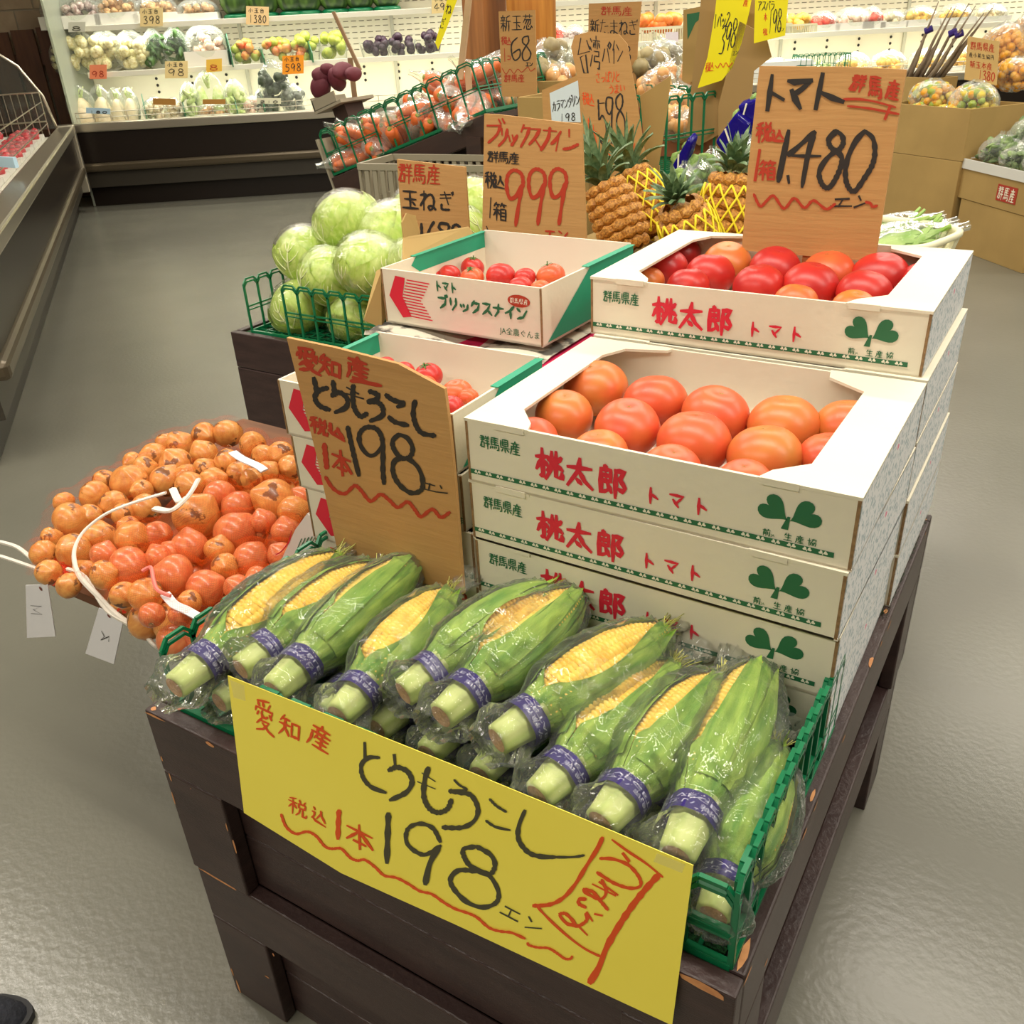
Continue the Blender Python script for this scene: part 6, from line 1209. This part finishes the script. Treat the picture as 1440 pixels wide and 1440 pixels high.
def card(px, py, w, h, col, txt, ink, off, look, tw=.9):
    P0 = FP+FN*off; c = onpl(P0, -FN, px, py); f = lambda x, y: onpl(P0, -FN, x, y)-c; t = thing('shelf_price_card', None, 'price card', c)
    tl = random.uniform(-.06, .1); qd = [(px-w/2, py-h/2+tl*w/2), (px+w/2, py-h/2-tl*w/2), (px+w/2, py+h/2-tl*w/2), (px-w/2, py+h/2+tl*w/2)]
    MB().prism([f(*p) for p in qd], FN*.003).build('card', mat('card_%s' % look.split()[0], col, .6), t)
    if txt:
        mb = MB(); f2 = lambda x, y: f(x, y)-FN*.002; n = len(txt); cw = w*.8/n; write(mb, txt, (px-w*.38, py-h*.05), (cw*.9, 0), (0, h*.42), (cw, -tl*cw), tw, f2)
        if h > 20: write(mb, '小玉台生'[:3], (px-w*.4, py-h*.42), (w*.2, 0), (0, h*.26), (w*.25, -tl*w*.25), tw*.8, f2)
        mb.build('lettering', ink, t)
    g.append((t, look+' price card'+(' '+txt if txt else '')))
CR_ = (238, 214, 152)
for a in [(213, 24, 32, 26, CR_, '398', INKB, .3, 'cream'), (138, 101, 24, 20, (240, 140, 100), '98', INKR, .3, 'salmon'), (248, 98, 32, 24, CR_, '98', INKB, .3, 'cream'), (301, 92, 22, 18, (236, 190, 70), '8', INKR, .3, 'yellow'), (362, 22, 32, 26, (240, 206, 150), '1380', INKB, .3, 'peach'), (412, 91, 30, 26, (240, 150, 20), '598', INKB, .3, 'orange'), (622, 6, 30, 24, CR_, '491', INKB, .28, 'cream'), (138, 156, 34, 8, (176, 206, 226), '180', INKB, .08, 'blue'), (231, 143, 32, 9, (170, 122, 52), '', INKB, .08, 'brown'), (301, 143, 32, 7, (150, 100, 40), '', INKB, .08, 'brown'), (378, 142, 34, 8, (214, 214, 186), '210', INKB, .08, 'pale'), (108, 38, 24, 14, (210, 210, 196), '8', INKGY, .3, 'grey'), (773, 68, 26, 20, (240, 214, 200), '380', INKR, .3, 'pink'), (945, 52, 18, 14, (226, 216, 224), '', INKR, .3, 'lilac'), (740, 6, 10, 20, CR_, '8', INKB, .3, 'cream'), (1085, 112, 20, 12, (232, 216, 120), '', INKB, .08, 'yellow')]:
    card(*a)
autolabel(g, 'on the back case', 'price cards clipped to the back case', 3)
# white melon cartons in the case at the right
for i, (px, w_) in enumerate(((1103, 68),)):
    P0 = FP+FN*.14; c = onpl(P0, -FN, 1103, 96); s = (MFi @ c).x; t = thing('white_carton', 'white melon carton with teal oval marks on the lowest deck', 'carton', MF @ Vector((s-.27, .16, Z0)), rz=fa); MB().box(0, .54, 0, .3, 0, .22).build('carton_wall', mat('white_carton', (214, 218, 216), .6), t)
    for x in (.12, .42): mb = MB(); mb.add([(x+.07*math.cos(k*PI/10), -.0012, .15+.035*math.sin(k*PI/10)) for k in range(20)], [tuple(range(20))]); o = mb.build('teal_oval', mat('dark_teal', (22, 96, 100), .5), t); mb = MB(); glyph(mb, '共' if False else '生', (x-.03, .175), (.06, 0), (0, -.05), .007, lambda a, b: (a, -.0022, b)); mb.build('lettering', INKW, o)
s = fpos(1175, .1, .72); gb = basket('green_basket', 'small dark green wire basket standing on the front of the back case', 0, .45, 0, .2, 0, .16, .05, M=MF @ Matrix.Translation((s-.3, .16, .70)))

# ------------------------------------------------------------------ meat case on the left with curved glass
lp0 = at(2, .68, 98, 175); lp1 = at(2, .68, 0, 305); LX = (lp0-lp1).normalized(); LN = Vector((0, 0, 1)).cross(LX); LLEN = (lp0-lp1).length+.9
ML = Matrix((LX, LN, Vector((0, 0, 1)))).transposed().to_4x4(); o_ = lp0-LX*LLEN; ML.translation = (o_.x, o_.y, 0); MLi = ML.inverted()
lt, p = case('low chilled meat case along the left with chrome edge and curved glass end', ML, LLEN, 1.1)
p('back_wall', (0, LLEN, 1.1, 1.14, 0, 1.1), DARK); p('corner_post', (LLEN-.06, LLEN+.04, -.03, .1, .16, .68), CHR, .01)
mb = MB()
for z in (.72, .80, .88): mb.tube([(.02, .16, z-.02), (LLEN-.02, .16, z-.02)], .004, 5)
tag(mb.build('front_wire', CHR, lt), kind='stuff')
mb = MB()
for z in (.72, .93): mb.tube([(LLEN-.05, .16, z), (LLEN-.05, 1.05, z)], .006, 5)
for i in range(18): mb.tube([(LLEN-.05, .16+i*.052, .62), (LLEN-.05, .16+i*.052, .93)], .0045, 5)
tag(mb.build('wire_fence', CHR, lt), kind='stuff')
GL = film('clear_glass', (240, 246, 240), .02, .02, 2, .02, ior=1.5)
mb = MB(); pr = [(.10, .66), (.14, .9), (.26, 1.12), (.48, 1.30), (.78, 1.42), (1.05, 1.46)]
mb.grid(lambda u, t: (LLEN-.9+u*0+.0, *[pr[min(int(t*5), 4)][k]*(1-(t*5-min(int(t*5), 4)))+pr[min(int(t*5), 4)+1][k]*(t*5-min(int(t*5), 4)) for k in (0, 1)]), 1, 10) if False else None
poly = [(LLEN-.02, 1.08, .66)]+[(LLEN-.02, y, z) for y, z in pr[::1]]
mb.prism(poly, (.012, 0, 0)); mb.build('end_glass', GL, lt)
mb = MB(); mb.tube([(LLEN-.014, y, z) for y, z in pr], .012, 6); mb.build('glass_edge', CHR, lt, True)
MEAT = mat('raw_meat', (196, 48, 60), .35, (226, 120, 120), 30, .9); MEAT2 = mat('dark_meat', (120, 40, 46), .4, (170, 80, 80), 40, .9); g = []
k = 0
for i in range(10):
    for j in range(3):
        s = LLEN-.22-i*.3; y = .30+j*.27; t = thing('meat_pack', None, 'meat pack', ML @ Vector((s, y, .602)), rz=math.atan2(LX.y, LX.x)); MB().box(-.13, .13, -.1, .1, 0, .03).build('tray', TRAY, t); o = ob('contents', lumps((0, 0, .045), (.115, .085, .014), 22, .03, MEAT2 if j == 2 else MEAT, k), t); o['kind'] = 'stuff'; mb = MB(); mb.grid(lambda u, v: (-.128+.256*u, -.098+.196*v, .066+.014*math.sin(u*PI)*math.sin(v*PI)), 6, 6); mb.build('film', FILM8, t, True); g.append((t, 'pack of raw red meat')); k += 1
autolabel(g, 'in left case', 'meat packs in the left case', 3)
t = thing('blue_price_card', 'pale blue price card on the left meat case', 'price card', ML @ (MLi @ at(2, .72, 10, 235))); MB().box(-.09, .09, -.01, .01, 0, .05).build('card', mat('card_blue', (176, 206, 226), .6), t)
# brick wall and brown slatted panel behind the meat case (top left of the picture)
BRK = mat('painted_brick', (168, 146, 122), .8, (140, 118, 96), 4, .9, bump=.3, bscale=30, rnd=1)
MW = MF @ Matrix.Translation((-3.3, .75, 0))
wt = tag(MB().box(0, 3.24, 0, .1, 0, 2.99, M=MW).build('wall_brick', MORT), kind='structure')
bm = MB().box(0, .335, -.01, 0, 0, .155).mesh('brick', BRK)
for r in range(9):
    for i in range(9):
        o = ob('brick', bm, wt); o.matrix_local = MW @ Matrix.Translation((.03+i*.35+(.17 if r % 2 else 0), 0, 1.02+r*.17)); o.scale.x = .6 if i == 8 and r % 2 else 1
SLW = mat('brown_slat', (92, 56, 36), .6, (66, 38, 26), 5, .8, stretch=(6, 6, .7))
sp = thing('slat_panel', 'dark brown wooden slat fence panel at the top left, below the bricks', 'panel', M=MW @ Matrix.Translation((.04, -.14, .001)))
sm_ = MB().box(0, .185, 0, .03, 0, 1.36).mesh('slat', SLW)
for i in range(15): o = ob('slat', sm_, sp); o.location = (i*.212, 0, .012*(i % 3)+.001)
MB().box(0, 3.15, .031, .07, 1.1, 1.19).build('cross_rail', SLW, sp)
# dark cloth corner, bottom left
CL = mat('dark_cloth', (24, 26, 34), .85, (36, 38, 48), 60, .8, bump=.4, bscale=120)
t = thing('shoe', 'dark cloth shoe tip of the photographer, bottom left corner', 'shoe', at(2, 0, 20, 1440)); bs = t.location.copy(); mb = MB()
tip = at(2, .05, 30, 1403)-bs; a1 = at(2, .0, 95, 1452)-bs; a2 = at(2, .0, -60, 1425)-bs; dd = (a1+a2)/2-tip; dd.z = 0; dd.normalize(); sd = Vector((-dd.y, dd.x, 0))
mb.grid(lambda u, v: tip+Vector((0, 0, -.05))+dd*(.11*(1-math.cos(u*2*PI))/2*0+.13-.13*math.cos(u*2*PI)*math.sin(v*PI/2))*1.0+sd*(.052*math.sin(u*2*PI)*math.sin(v*PI/2))+Vector((0, 0, .055*math.cos(v*PI/2)+.001)), 28, 8, wrap=True); mb.build('upper', CL, t, True)
mb = MB(); mb.prism([tip+Vector((0, 0, -.05+.0005))+dd*(.13-.135*math.cos(k*2*PI/28))+sd*.056*math.sin(k*2*PI/28) for k in range(28)], (0, 0, .012)); mb.build('sole', mat('shoe_sole', (40, 40, 42), .8), t)
